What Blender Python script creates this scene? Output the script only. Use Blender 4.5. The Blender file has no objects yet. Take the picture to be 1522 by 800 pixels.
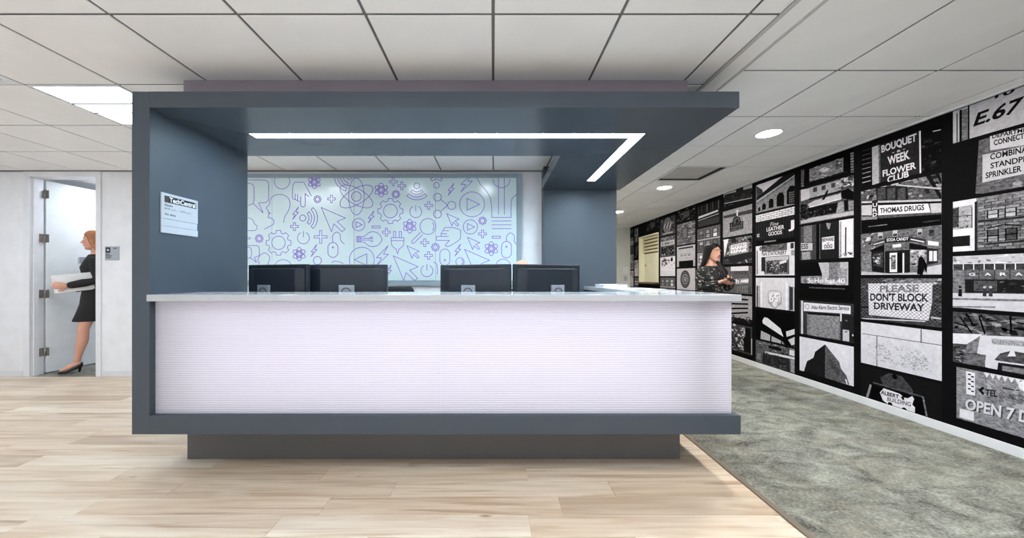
import bpy, bmesh, math, random
from mathutils import Vector, Matrix, noise

# ------------------------------------------------------------------ camera, world, exposure
SC = bpy.context.scene
COL = SC.collection
EYE = 1.185          # eye height
CEIL = 2.45          # ceiling height
F = 521.0            # focal length in pixels of a 1522 px wide frame
cam = bpy.data.cameras.new('camera')
cam.sensor_width = 36.0
cam.lens = 36.0 * F / 1522.0
cam.shift_x = 28.0 / 1522.0
cam.shift_y = 12.0 / 1522.0
cam.clip_start = 0.05
camo = bpy.data.objects.new('camera', cam)
camo.location = (0, 0, EYE)
camo.rotation_euler = (math.pi / 2, 0, 0)
COL.objects.link(camo)
SC.camera = camo

w = bpy.data.worlds.new('world')
w.use_nodes = True
w.node_tree.nodes['Background'].inputs[0].default_value = (0.9, 0.95, 1.0, 1)
w.node_tree.nodes['Background'].inputs[1].default_value = 1.3
SC.world = w
SC.view_settings.view_transform = 'Standard'
SC.view_settings.look = 'None'
SC.view_settings.gamma = 1.0
SC.view_settings.use_curve_mapping = False
SC.view_settings.exposure = 0.12

# daylight through the added, unseen window opposite the desk: portals guide sky sampling
for xc, yc, rot, lw in ((-4.0, -1.66, (math.pi / 2, 0, 0), 4.8), (1.0, -1.66, (math.pi / 2, 0, 0), 4.8)):
    pl_ = bpy.data.lights.new('added_window_portal', 'AREA'); pl_.shape = 'RECTANGLE'; pl_.size = 2.1 if rot[1] else lw; pl_.size_y = lw if rot[1] else 2.1
    pl_.cycles.is_portal = True
    po = bpy.data.objects.new('added_window_portal', pl_); COL.objects.link(po)
    po.location = (xc, yc, 1.28); po.rotation_euler = rot

# light levels (emission of the fixtures, added troffers included)
E_TROFFER = 17.0
E_DOWN = 330.0
E_LED = 63.0
E_SHEET = 0.52

# ------------------------------------------------------------------ helpers
RND = random.Random(7)

def lin(c):
    return tuple(((v / 255.0) / 12.92 if v / 255.0 <= 0.04045 else ((v / 255.0 + 0.055) / 1.055) ** 2.4) for v in c)

def nodemat(name):
    m = bpy.data.materials.new(name)
    m.use_nodes = True
    nt = m.node_tree
    return m, nt, nt.nodes['Principled BSDF']

def mat(name, rgb, rough=0.5, metal=0.0, var=0.04, scale=6.0, bump=0.0, bscale=120.0, spec=0.5, coat=0.0):
    m, nt, b = nodemat(name)
    c = lin(rgb)
    tc = nt.nodes.new('ShaderNodeTexCoord')
    n = nt.nodes.new('ShaderNodeTexNoise')
    n.inputs['Scale'].default_value = scale
    n.inputs['Detail'].default_value = 4
    nt.links.new(tc.outputs['Object'], n.inputs['Vector'])
    r = nt.nodes.new('ShaderNodeValToRGB')
    r.color_ramp.elements[0].position = 0.3
    r.color_ramp.elements[1].position = 0.7
    r.color_ramp.elements[0].color = (*[max(0, v * (1 - var)) for v in c], 1)
    r.color_ramp.elements[1].color = (*[min(1, v * (1 + var)) for v in c], 1)
    nt.links.new(n.outputs['Fac'], r.inputs['Fac'])
    nt.links.new(r.outputs['Color'], b.inputs['Base Color'])
    b.inputs['Roughness'].default_value = rough
    b.inputs['Metallic'].default_value = metal
    b.inputs['Specular IOR Level'].default_value = spec
    b.inputs['Coat Weight'].default_value = coat
    if bump > 0:
        n2 = nt.nodes.new('ShaderNodeTexNoise')
        n2.inputs['Scale'].default_value = bscale
        n2.inputs['Detail'].default_value = 3
        nt.links.new(tc.outputs['Object'], n2.inputs['Vector'])
        bp = nt.nodes.new('ShaderNodeBump')
        bp.inputs['Strength'].default_value = bump
        bp.inputs['Distance'].default_value = 0.002
        nt.links.new(n2.outputs['Fac'], bp.inputs['Height'])
        nt.links.new(bp.outputs['Normal'], b.inputs['Normal'])
    return m

def emit(name, rgb, strength):
    m, nt, b = nodemat(name)
    b.inputs['Base Color'].default_value = (*lin(rgb), 1)
    b.inputs['Emission Color'].default_value = (*lin(rgb), 1)
    b.inputs['Emission Strength'].default_value = strength
    return m

class MB:
    """collects shapes into one bmesh; build() links them as one mesh object"""
    def __init__(s):
        s.bm = bmesh.new()
    def _merge(s, b2, mi, smooth):
        for f in b2.faces:
            f.material_index = mi
            f.smooth = smooth
        me = bpy.data.meshes.new('tmp')
        b2.to_mesh(me); b2.free()
        s.bm.from_mesh(me)
        bpy.data.meshes.remove(me)
    def box(s, x0, x1, y0, y1, z0, z1, bevel=0.0, mi=0, seg=2, M=None):
        b = bmesh.new()
        bmesh.ops.create_cube(b, size=1.0)
        for v in b.verts:
            v.co = Vector(((x0 + x1) / 2 + v.co.x * (x1 - x0), (y0 + y1) / 2 + v.co.y * (y1 - y0), (z0 + z1) / 2 + v.co.z * (z1 - z0)))
        if bevel > 0:
            bmesh.ops.bevel(b, geom=list(b.edges), offset=bevel, segments=seg, affect='EDGES', profile=0.5)
        if M is not None:
            bmesh.ops.transform(b, matrix=M, verts=b.verts)
        s._merge(b, mi, False)
        return s
    def prism(s, pts, z0, z1, bevel=0.0, mi=0, M=None):
        """polygon in xy extruded z0..z1"""
        b = bmesh.new()
        lo = [b.verts.new((p[0], p[1], z0)) for p in pts]
        hi = [b.verts.new((p[0], p[1], z1)) for p in pts]
        b.faces.new(lo[::-1]); b.faces.new(hi)
        n = len(pts)
        for i in range(n):
            b.faces.new((lo[i], lo[(i + 1) % n], hi[(i + 1) % n], hi[i]))
        bmesh.ops.recalc_face_normals(b, faces=b.faces)
        if bevel > 0:
            bmesh.ops.bevel(b, geom=list(b.edges), offset=bevel, segments=2, affect='EDGES', profile=0.5)
        if M is not None:
            bmesh.ops.transform(b, matrix=M, verts=b.verts)
        s._merge(b, mi, False)
        return s
    def rings(s, rings, mi=0, smooth=True, close=True, cap=True):
        """rings: list of lists of Vectors, all the same length"""
        b = bmesh.new()
        R = [[b.verts.new(p) for p in r] for r in rings]
        n = len(R[0])
        for a, c in zip(R, R[1:]):
            for i in range(n if close else n - 1):
                b.faces.new((a[i], a[(i + 1) % n], c[(i + 1) % n], c[i]))
        if cap:
            b.faces.new(R[0][::-1]); b.faces.new(R[-1])
        bmesh.ops.recalc_face_normals(b, faces=b.faces)
        s._merge(b, mi, smooth)
        return s
    def lathe(s, prof, c=(0, 0, 0), n=24, mi=0, smooth=True, M=None, cap=True):
        rs = [[Vector((c[0] + r * math.cos(2 * math.pi * i / n), c[1] + r * math.sin(2 * math.pi * i / n), c[2] + z)) for i in range(n)] for r, z in prof]
        if M is not None:
            rs = [[M @ p for p in r] for r in rs]
        return s.rings(rs, mi, smooth, True, cap)
    def limb(s, pts, rad, n=12, mi=0, flat=1.0, up=None, round_ends=True):
        """tapered tube through pts with a radius at each"""
        pts = [Vector(p) for p in pts]
        P, Rr = list(pts), list(rad)
        if round_ends:
            d0 = (pts[0] - pts[1]).normalized(); d1 = (pts[-1] - pts[-2]).normalized()
            P = [pts[0] + d0 * rad[0] * 0.85, pts[0] + d0 * rad[0] * 0.5] + P + [pts[-1] + d1 * rad[-1] * 0.5, pts[-1] + d1 * rad[-1] * 0.85]
            Rr = [rad[0] * 0.45, rad[0] * 0.85] + Rr + [rad[-1] * 0.85, rad[-1] * 0.45]
        rs = []
        ref = Vector(up) if up is not None else None
        for i, p in enumerate(P):
            t = (P[min(i + 1, len(P) - 1)] - P[max(i - 1, 0)]).normalized()
            if ref is None:
                ref = Vector((1, 0, 0)) if abs(t.x) < 0.8 else Vector((0, 1, 0))
            a = (ref - t * ref.dot(t)).normalized()
            c = t.cross(a)
            rs.append([p + a * Rr[i] * flat * math.cos(2 * math.pi * k / n) + c * Rr[i] * math.sin(2 * math.pi * k / n) for k in range(n)])
        return s.rings(rs, mi)
    def blob(s, c, r, n=14, m=9, mi=0, M=None):
        rs = []
        for j in range(m):
            a = math.pi * (j + 0.5) / m
            rs.append([Vector((c[0] + r[0] * math.sin(a) * math.cos(2 * math.pi * i / n), c[1] + r[1] * math.sin(a) * math.sin(2 * math.pi * i / n), c[2] - r[2] * math.cos(a))) for i in range(n)])
        if M is not None:
            rs = [[M @ p for p in r_] for r_ in rs]
        return s.rings(rs, mi)
    def quad(s, pts, mi=0):
        vs = [s.bm.verts.new(p) for p in pts]
        f = s.bm.faces.new(vs); f.material_index = mi
        return s
    def xform(s, M):
        bmesh.ops.transform(s.bm, matrix=M, verts=s.bm.verts)
        return s
    def mesh(s, name, mats):
        me = bpy.data.meshes.new(name)
        s.bm.to_mesh(me); s.bm.free()
        for m in (mats if isinstance(mats, (list, tuple)) else [mats]):
            me.materials.append(m)
        return me
    def build(s, name, mats, parent=None, loc=None, rot=None):
        return obj(name, s.mesh(name, mats), parent, loc, rot)

def obj(name, me, parent=None, loc=None, rot=None):
    o = bpy.data.objects.new(name, me)
    COL.objects.link(o)
    if parent is not None:
        o.parent = parent
    if loc is not None:
        o.location = loc
    if rot is not None:
        o.rotation_euler = rot
    return o

def tag(o, label=None, cat=None, group=None, kind=None):
    if label: o['label'] = label
    if cat: o['category'] = cat
    if group: o['group'] = group
    if kind: o['kind'] = kind
    return o

def thing(name, label, cat, loc=(0, 0, 0), rz=0.0, group=None):
    o = obj(name, None, None, loc, (0, 0, rz))
    o.empty_display_size = 0.1
    return tag(o, label, cat, group)

def struct(name, me_or_none, label=None, loc=None):
    o = obj(name, me_or_none, None, loc)
    return tag(o, label, None, None, 'structure')

def copy_tree(o, parent=None):
    c = o.copy(); COL.objects.link(c); c.parent = parent
    for ch in list(o.children):
        copy_tree(ch, c)
    return c

# lettering: built-in font turned into flat triangles inside a unit box
_tc = {}
def text_tris(s, bold=0.0):
    k = (s, bold)
    if k not in _tc:
        cu = bpy.data.curves.new('t', 'FONT')
        cu.body = s; cu.size = 1.0; cu.offset = bold; cu.resolution_u = 3; cu.fill_mode = 'FRONT'
        ob = bpy.data.objects.new('t', cu)
        me = bpy.data.meshes.new_from_object(ob)
        me.calc_loop_triangles()
        vs = [(v.co.x, v.co.y) for v in me.vertices]
        xs = [v[0] for v in vs]; ys = [v[1] for v in vs]
        x0, x1 = min(xs), max(xs); y0, y1 = min(ys), max(ys)
        T = [[((vs[i][0] - x0) / (x1 - x0), (vs[i][1] - y0) / (y1 - y0)) for i in t.vertices] for t in me.loop_triangles]
        asp = (x1 - x0) / (y1 - y0)
        bpy.data.objects.remove(ob); bpy.data.curves.remove(cu); bpy.data.meshes.remove(me)
        _tc[k] = (T, asp)
    return _tc[k]

def text_mesh(name, s, w, h, m, bold=0.0, slant=0.0):
    """flat lettering w x h in the xz plane facing -y, lower left corner at the origin"""
    T, asp = text_tris(s, bold)
    bm = bmesh.new()
    for t in T:
        bm.faces.new([bm.verts.new(((p[0] * w + slant * p[1] * h), 0, p[1] * h)) for p in t])
    bmesh.ops.remove_doubles(bm, verts=bm.verts, dist=1e-6)
    for f in bm.faces:
        if f.normal.y > 0: f.normal_flip()
    me = bpy.data.meshes.new(name); bm.to_mesh(me); bm.free()
    me.materials.append(m)
    return me

# ------------------------------------------------------------------ materials
M = {}
M['white_wall'] = mat('white_wall_paint', (236, 237, 240), 0.6, bump=0.15, bscale=300)
M['far_wall'] = mat('far_wall_paint', (224, 224, 218), 0.6)
M['trim'] = mat('white_trim', (232, 232, 236), 0.4)
M['tile'] = mat('ceiling_tile', (247, 246, 246), 0.9, bump=0.4, bscale=260, var=0.025, scale=3)
M['grid'] = mat('ceiling_grid', (118, 116, 116), 0.7)
M['paint'] = mat('blue_grey_paint', (67, 76, 85), 0.24, var=0.03)
M['paint_matte'] = mat('blue_grey_matte_paint', (66, 75, 85), 0.5, var=0.03)
M['plinth'] = mat('plinth_grey', (94, 93, 92), 0.5, var=0.03)
M['mauve'] = mat('mauve_grey_paint', (140, 130, 138), 0.6)
M['quartz'] = mat('pale_quartz', (184, 186, 190), 0.12, var=0.02, scale=20)
M['black_wall'] = mat('mural_black', (12, 11, 13), 0.7, var=0.15, spec=0.04)
M['monitor'] = mat('monitor_black', (26, 33, 42), 0.38, var=0.1)
M['black_plastic'] = mat('black_plastic', (22, 23, 26), 0.5)
M['vent_black'] = mat('vent_black', (8, 9, 11), 0.7)
M['silver'] = mat('silver_mount', (150, 156, 164), 0.35, metal=0.3)
M['steel'] = mat('brushed_steel', (160, 158, 155), 0.35, metal=0.9, var=0.1, scale=30)
M['glass'] = mat('pale_glass_board', (206, 226, 229), 0.2, var=0.015, scale=1.5, spec=0.8)
M['board_frame'] = mat('board_frame', (142, 158, 168), 0.45)
M['purple'] = mat('purple_print', (136, 100, 206), 0.4, var=0.08)
M['door'] = mat('door_paint', (236, 240, 242), 0.45)
M['sign_white'] = mat('sign_white', (182, 188, 196), 0.4)
M['ink'] = mat('black_ink', (18, 18, 22), 0.5)
M['white_ink'] = mat('white_ink', (240, 240, 240), 0.5)
M['paper'] = mat('paper', (238, 238, 236), 0.7)
M['cream'] = mat('cream_paint', (246, 241, 212), 0.5)
M['slat'] = mat('cream_shutter', (226, 218, 178), 0.5)
M['brown_wood'] = mat('brown_ledge', (92, 66, 48), 0.4, var=0.2, scale=14)
M['desk_lam'] = mat('desk_laminate', (214, 214, 214), 0.45)
M['skin'] = mat('skin', (222, 164, 140), 0.5, var=0.06)
M['lips'] = mat('lips', (176, 92, 88), 0.4)
M['eye'] = mat('eye_white', (235, 232, 228), 0.25)
M['iris'] = mat('iris', (40, 28, 22), 0.2)
M['dark_hair'] = mat('dark_hair', (21, 16, 15), 0.5, var=0.35, scale=40, spec=0.25)
M['red_hair'] = mat('auburn_hair', (176, 112, 66), 0.4, var=0.3, scale=40)
M['dress'] = mat('black_dress_cloth', (27, 26, 28), 0.8)
M['trouser'] = mat('charcoal_cloth', (40, 42, 48), 0.85)
M['shirt'] = mat('pale_blue_shirt', (150, 170, 190), 0.8)
M['shoe'] = mat('black_shoe', (18, 17, 18), 0.3)
M['mesh_fabric'] = mat('chair_fabric', (24, 25, 28), 0.85, bump=0.4)
M['white_frame'] = mat('fixture_white', (228, 230, 234), 0.4)
M['dark_recess'] = mat('dark_recess', (50, 46, 42), 0.6)
M['e_troffer'] = emit('troffer_diffuser', (232, 243, 255), E_TROFFER)
M['e_down'] = emit('downlight_lens', (255, 250, 242), E_DOWN)
M['e_staff'] = emit('staff_downlight_lens', (240, 249, 255), 42.0)
M['e_led'] = emit('led_diffuser', (214, 239, 255), E_LED)
M['e_sheet'] = emit('led_sheet', (252, 251, 255), E_SHEET)

def wood_mat():
    m, nt, b = nodemat('maple_plank')
    N, L = nt.nodes, nt.links
    tc = N.new('ShaderNodeTexCoord'); oi = N.new('ShaderNodeObjectInfo')
    mul = N.new('ShaderNodeVectorMath'); mul.operation = 'SCALE'; mul.inputs[0].default_value = (37.0, 53.0, 11.0)
    L.new(oi.outputs['Random'], mul.inputs['Scale'])
    add = N.new('ShaderNodeVectorMath'); add.operation = 'ADD'
    L.new(tc.outputs['Object'], add.inputs[0]); L.new(mul.outputs[0], add.inputs[1])
    def nz(sc, det, vec, dist=0.0):
        mp = N.new('ShaderNodeMapping'); mp.inputs['Scale'].default_value = vec
        L.new(add.outputs[0], mp.inputs['Vector'])
        n = N.new('ShaderNodeTexNoise'); n.inputs['Scale'].default_value = sc; n.inputs['Detail'].default_value = det
        n.inputs['Distortion'].default_value = dist
        L.new(mp.outputs[0], n.inputs['Vector'])
        return n.outputs['Fac']
    grain = nz(1.0, 5, (1.6, 26, 1), 0.6)
    streak = nz(1.0, 5, (0.8, 22, 1), 1.4)
    patch = nz(1.0, 2, (1.3, 5, 1), 0.5)
    tint = N.new('ShaderNodeValToRGB')
    e = tint.color_ramp.elements
    e[0].color = (*lin((202, 181, 157)), 1); e[1].color = (*lin((246, 235, 217)), 1)
    e.new(0.35).color = (*lin((232, 214, 190)), 1); e.new(0.7).color = (*lin((222, 202, 177)), 1)
    L.new(oi.outputs['Random'], tint.inputs['Fac'])
    r1 = N.new('ShaderNodeValToRGB'); r1.color_ramp.elements[0].position = 0.28; r1.color_ramp.elements[1].position = 0.62
    r1.color_ramp.elements[0].color = (*lin((222, 205, 188)), 1); r1.color_ramp.elements[1].color = (1, 1, 1, 1)
    L.new(grain, r1.inputs['Fac'])
    mx = N.new('ShaderNodeMix'); mx.data_type = 'RGBA'; mx.blend_type = 'MULTIPLY'; mx.inputs['Factor'].default_value = 0.8
    L.new(tint.outputs[0], mx.inputs['A']); L.new(r1.outputs[0], mx.inputs['B'])
    r2 = N.new('ShaderNodeValToRGB'); r2.color_ramp.elements[0].position = 0.56; r2.color_ramp.elements[1].position = 0.72
    r2.color_ramp.elements[0].color = (0, 0, 0, 1); r2.color_ramp.elements[1].color = (0.75, 0.75, 0.75, 1)
    L.new(streak, r2.inputs['Fac'])
    m2 = N.new('ShaderNodeMix'); m2.data_type = 'RGBA'
    L.new(r2.outputs[0], m2.inputs['Factor']); L.new(mx.outputs['Result'], m2.inputs['A'])
    m2.inputs['B'].default_value = (*lin((170, 136, 108)), 1)
    r3 = N.new('ShaderNodeValToRGB'); r3.color_ramp.elements[0].position = 0.55; r3.color_ramp.elements[1].position = 0.7
    r3.color_ramp.elements[0].color = (0, 0, 0, 1); r3.color_ramp.elements[1].color = (0.45, 0.45, 0.45, 1)
    L.new(patch, r3.inputs['Fac'])
    m3 = N.new('ShaderNodeMix'); m3.data_type = 'RGBA'
    L.new(r3.outputs[0], m3.inputs['Factor']); L.new(m2.outputs['Result'], m3.inputs['A'])
    m3.inputs['B'].default_value = (*lin((240, 229, 210)), 1)
    # knots
    mp = N.new('ShaderNodeMapping'); mp.inputs['Scale'].default_value = (1.0, 2.6, 1); L.new(add.outputs[0], mp.inputs['Vector'])
    vo = N.new('ShaderNodeTexVoronoi'); vo.inputs['Scale'].default_value = 1.15; L.new(mp.outputs[0], vo.inputs['Vector'])
    r4 = N.new('ShaderNodeValToRGB'); r4.color_ramp.elements[0].position = 0.012; r4.color_ramp.elements[1].position = 0.05
    r4.color_ramp.elements[0].color = (0.85, 0.85, 0.85, 1); r4.color_ramp.elements[1].color = (0, 0, 0, 1)
    L.new(vo.outputs['Distance'], r4.inputs['Fac'])
    m4 = N.new('ShaderNodeMix'); m4.data_type = 'RGBA'
    L.new(r4.outputs[0], m4.inputs['Factor']); L.new(m3.outputs['Result'], m4.inputs['A'])
    m4.inputs['B'].default_value = (*lin((150, 108, 78)), 1)
    L.new(m4.outputs['Result'], b.inputs['Base Color'])
    b.inputs['Roughness'].default_value = 0.38
    return m
M['wood'] = wood_mat()

def carpet_mat():
    m, nt, b = nodemat('marbled_carpet')
    N, L = nt.nodes, nt.links
    tc = N.new('ShaderNodeTexCoord')
    def nz(sc, det, vec, dist=0.0):
        mp = N.new('ShaderNodeMapping'); mp.inputs['Scale'].default_value = vec; mp.inputs['Rotation'].default_value = (0, 0, 0.12)
        L.new(tc.outputs['Object'], mp.inputs['Vector'])
        n = N.new('ShaderNodeTexNoise'); n.inputs['Scale'].default_value = sc; n.inputs['Detail'].default_value = det
        n.inputs['Distortion'].default_value = dist; n.inputs['Roughness'].default_value = 0.7
        L.new(mp.outputs[0], n.inputs['Vector']); return n.outputs['Fac']
    a = nz(5.5, 12, (0.85, 1.35, 1), 0.6); c = nz(75, 5, (0.8, 1.2, 1)); d = nz(1.3, 6, (0.8, 1.6, 1), 0.5)
    mx = N.new('ShaderNodeMath'); mx.operation = 'MULTIPLY_ADD'; mx.inputs[1].default_value = 0.55
    L.new(a, mx.inputs[0])
    sc = N.new('ShaderNodeMath'); sc.operation = 'MULTIPLY'; sc.inputs[1].default_value = 0.45; L.new(c, sc.inputs[0]); L.new(sc.outputs[0], mx.inputs[2])
    r = N.new('ShaderNodeValToRGB'); e = r.color_ramp.elements
    e[0].position = 0.41; e[0].color = (*lin((82, 81, 75)), 1); e[1].position = 0.59; e[1].color = (*lin((167, 167, 154)), 1)
    e.new(0.465).color = (*lin((119, 118, 110)), 1); e.new(0.525).color = (*lin((138, 139, 129)), 1)
    L.new(mx.outputs[0], r.inputs['Fac'])
    r2 = N.new('ShaderNodeValToRGB'); r2.color_ramp.elements[0].position = 0.5; r2.color_ramp.elements[1].position = 0.66
    r2.color_ramp.elements[0].color = (0, 0, 0, 1); r2.color_ramp.elements[1].color = (0.5, 0.5, 0.5, 1); L.new(d, r2.inputs['Fac'])
    m2 = N.new('ShaderNodeMix'); m2.data_type = 'RGBA'; L.new(r2.outputs[0], m2.inputs['Factor']); L.new(r.outputs[0], m2.inputs['A'])
    m2.inputs['B'].default_value = (*lin((142, 134, 118)), 1)
    L.new(m2.outputs['Result'], b.inputs['Base Color'])
    b.inputs['Roughness'].default_value = 0.95; b.inputs['Specular IOR Level'].default_value = 0.15
    bp = N.new('ShaderNodeBump'); bp.inputs['Strength'].default_value = 0.5; bp.inputs['Distance'].default_value = 0.004
    fn = N.new('ShaderNodeTexNoise'); fn.inputs['Scale'].default_value = 220; L.new(tc.outputs['Object'], fn.inputs['Vector'])
    L.new(fn.outputs['Fac'], bp.inputs['Height']); L.new(bp.outputs['Normal'], b.inputs['Normal'])
    return m
M['carpet'] = carpet_mat()

def panel_mat():
    """ribbed translucent sheet lit from behind"""
    m, nt, b = nodemat('translucent_panel')
    N, L = nt.nodes, nt.links
    b.inputs['Base Color'].default_value = (*lin((242, 240, 246)), 1); b.inputs['Roughness'].default_value = 0.35
    t = N.new('ShaderNodeBsdfTranslucent'); t.inputs['Color'].default_value = (*lin((247, 245, 251)), 1)
    mx = N.new('ShaderNodeMixShader'); mx.inputs['Fac'].default_value = 0.62
    L.new(b.outputs[0], mx.inputs[1]); L.new(t.outputs[0], mx.inputs[2])
    L.new(mx.outputs[0], N['Material Output'].inputs['Surface'])
    return m
M['panel'] = panel_mat()

def print_mat():
    """photographic print: greys from the picture's own faces, with fine photographic grain"""
    m, nt, b = nodemat('mural_print')
    N, L = nt.nodes, nt.links
    at = N.new('ShaderNodeAttribute'); at.attribute_name = 'ink'
    tc = N.new('ShaderNodeTexCoord')
    n = N.new('ShaderNodeTexNoise'); n.inputs['Scale'].default_value = 19; n.inputs['Detail'].default_value = 10; n.inputs['Roughness'].default_value = 0.75
    L.new(tc.outputs['Object'], n.inputs['Vector'])
    r = N.new('ShaderNodeValToRGB'); r.color_ramp.elements[0].position = 0.3; r.color_ramp.elements[1].position = 0.68
    r.color_ramp.elements[0].color = (0.72, 0.72, 0.72, 1); r.color_ramp.elements[1].color = (1.08, 1.08, 1.08, 1)
    L.new(n.outputs['Fac'], r.inputs['Fac'])
    mx = N.new('ShaderNodeMix'); mx.data_type = 'RGBA'; mx.blend_type = 'MULTIPLY'; mx.inputs['Factor'].default_value = 0.8
    L.new(at.outputs['Color'], mx.inputs['A']); L.new(r.outputs[0], mx.inputs['B'])
    # mid greys carry most of a photograph's fine detail
    n2 = N.new('ShaderNodeTexNoise'); n2.inputs['Scale'].default_value = 48; n2.inputs['Detail'].default_value = 6; n2.inputs['Roughness'].default_value = 0.7
    mp = N.new('ShaderNodeMapping'); mp.inputs['Scale'].default_value = (1, 0.7, 1.3); L.new(tc.outputs['Object'], mp.inputs['Vector']); L.new(mp.outputs[0], n2.inputs['Vector'])
    r2 = N.new('ShaderNodeValToRGB'); r2.color_ramp.elements[0].position = 0.38; r2.color_ramp.elements[1].position = 0.62
    r2.color_ramp.elements[0].color = (0.18, 0.18, 0.18, 1); r2.color_ramp.elements[1].color = (1.7, 1.7, 1.7, 1)
    L.new(n2.outputs['Fac'], r2.inputs['Fac'])
    wt_ = N.new('ShaderNodeValToRGB'); ew = wt_.color_ramp.elements
    ew[0].position = 0.0; ew[0].color = (0.2, 0.2, 0.2, 1); ew[1].position = 0.6; ew[1].color = (0.03, 0.03, 0.03, 1)
    ew.new(0.05).color = (0.75, 0.75, 0.75, 1); ew.new(0.25).color = (0.65, 0.65, 0.65, 1)
    L.new(at.outputs['Color'], wt_.inputs['Fac'])
    m2 = N.new('ShaderNodeMix'); m2.data_type = 'RGBA'; m2.blend_type = 'MULTIPLY'
    L.new(wt_.outputs[0], m2.inputs['Factor']); L.new(mx.outputs['Result'], m2.inputs['A']); L.new(r2.outputs[0], m2.inputs['B'])
    L.new(m2.outputs['Result'], b.inputs['Base Color'])
    b.inputs['Roughness'].default_value = 0.7; b.inputs['Specular IOR Level'].default_value = 0.04
    return m
M['print'] = print_mat()

def blouse_mat():
    m, nt, b = nodemat('patterned_blouse')
    N, L = nt.nodes, nt.links
    tc = N.new('ShaderNodeTexCoord'); mp = N.new('ShaderNodeMapping'); mp.inputs['Scale'].default_value = (26, 26, 48)
    L.new(tc.outputs['Object'], mp.inputs['Vector'])
    n = N.new('ShaderNodeTexNoise'); n.inputs['Scale'].default_value = 1.0; n.inputs['Detail'].default_value = 1
    L.new(mp.outputs[0], n.inputs['Vector'])
    r = N.new('ShaderNodeValToRGB'); r.color_ramp.elements[0].position = 0.60; r.color_ramp.elements[1].position = 0.64
    r.color_ramp.elements[0].color = (*lin((22, 22, 22)), 1); r.color_ramp.elements[1].color = (*lin((168, 160, 144)), 1)
    L.new(n.outputs['Fac'], r.inputs['Fac']); L.new(r.outputs[0], b.inputs['Base Color'])
    b.inputs['Roughness'].default_value = 0.75
    return m
M['blouse'] = blouse_mat()

# ------------------------------------------------------------------ the room
WX = 3.46            # right wall (mural)
YB = 4.17            # back wall
YF = 8.85            # far end of the corridor
Y0 = -1.6            # wall behind the camera
XL = -6.5            # left wall
CX = 1.45            # wood / carpet border
G = 0.617            # ceiling module

# floor: slab, planks laid on it, carpet
floor = struct('floor', MB().box(XL, CX, Y0, YB, -0.06, -0.004).mesh('floor', M['wood']), 'pale maple plank floor')
pw, pl = 0.1465, 1.22
pm = MB().box(0, pl - 0.0012, 0, pw - 0.0012, -0.004, 0.0, bevel=0.0006, seg=1).mesh('floor_plank', M['wood'])
row = 0
y = 1.60 - pw * 4
while y < YB - 0.02:
    x = XL + 0.003 - RND.uniform(0.1, pl - 0.1)
    y1 = min(y + pw - 0.0012, YB - 0.003)
    while x < CX - 0.03:
        xa, xb = max(x, XL + 0.003), min(x + pl - 0.0012, CX - 0.022)
        if xb - xa > 0.04:
            full = abs(xb - xa - pl + 0.0012) < 1e-4 and abs(y1 - y - pw + 0.0012) < 1e-4
            if full:
                obj('floor_plank', pm, floor, (xa, y, 0.0))
            else:
                MB().box(0, xb - xa, 0, y1 - y, -0.004, 0.0).build('floor_plank', M['wood'], floor, (xa, y, 0.0))
        x += pl
    y += pw
carpet = struct('floor_carpet', MB().box(CX, WX, Y0, YF, -0.06, 0.0).mesh('floor_carpet', M['carpet']), 'grey green marbled corridor carpet')
strip = struct('trim_1', MB().box(CX - 0.02, CX + 0.012, Y0, YB, -0.004, 0.005, bevel=0.002).mesh('trim_1', mat('edge_strip', (120, 108, 92), 0.5)), 'brown edge strip between wood floor and carpet')

# walls
DX0, DX1, DZ = -5.50, -4.715, 2.375          # door opening
mb = MB()
mb.box(XL, DX0 - 0.02, YB, YB + 0.12, 0, CEIL).box(DX1 + 0.02, 1.40, YB, YB + 0.12, 0, CEIL).box(DX0 - 0.02, DX1 + 0.02, YB, YB + 0.12, DZ + 0.02, CEIL)
wall_back = struct('wall_back', mb.mesh('wall_back', M['white_wall']), 'white painted back wall')
struct('wall_left', MB().box(XL - 0.1, XL, Y0, YB + 0.12, 0, CEIL).mesh('wall_left', M['white_wall']), 'white left wall')
struct('wall_front', MB().box(XL, WX, Y0 - 0.1, Y0, 0, 0.22).box(XL, WX, Y0 - 0.1, Y0, 2.34, CEIL).mesh('wall_front', M['white_wall']), 'white wall opposite the desk with a long window')
fr = struct('window_added', None, 'long window with white mullions opposite the desk', (XL, Y0, 0.22))  # window added behind the camera to light the room
nm = 8; step = (WX - XL - 0.04) / nm
for k in range(nm + 1):
    MB().box(k * step, k * step + 0.04, -0.08, -0.02, 0.0, 2.12).build('mullion', M['trim'], fr)
for k in range(nm):
    for zz in (0.0, 2.08):
        MB().box(k * step + 0.04, (k + 1) * step, -0.08, -0.02, zz, zz + 0.04).build('rail', M['trim'], fr)
struct('wall_end', MB().box(1.41, WX + 0.1, YF, YF + 0.1, 0, CEIL).mesh('wall_end', M['far_wall']), 'pale wall at the end of the corridor')
struct('wall_corridor', MB().box(1.29, 1.41, YB + 0.12, YF, 0, CEIL).mesh('wall_corridor', M['far_wall']), 'white wall of the corridor behind the desk')
# blue block the canopy lands on
wall_accent = struct('wall_accent', MB().box(0.576, 1.41, 4.0, YB - 0.001, 0.0, CEIL - 0.001, bevel=0.003).mesh('wall_accent', M['paint_matte']), 'blue grey wall block behind the reception desk')

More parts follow.
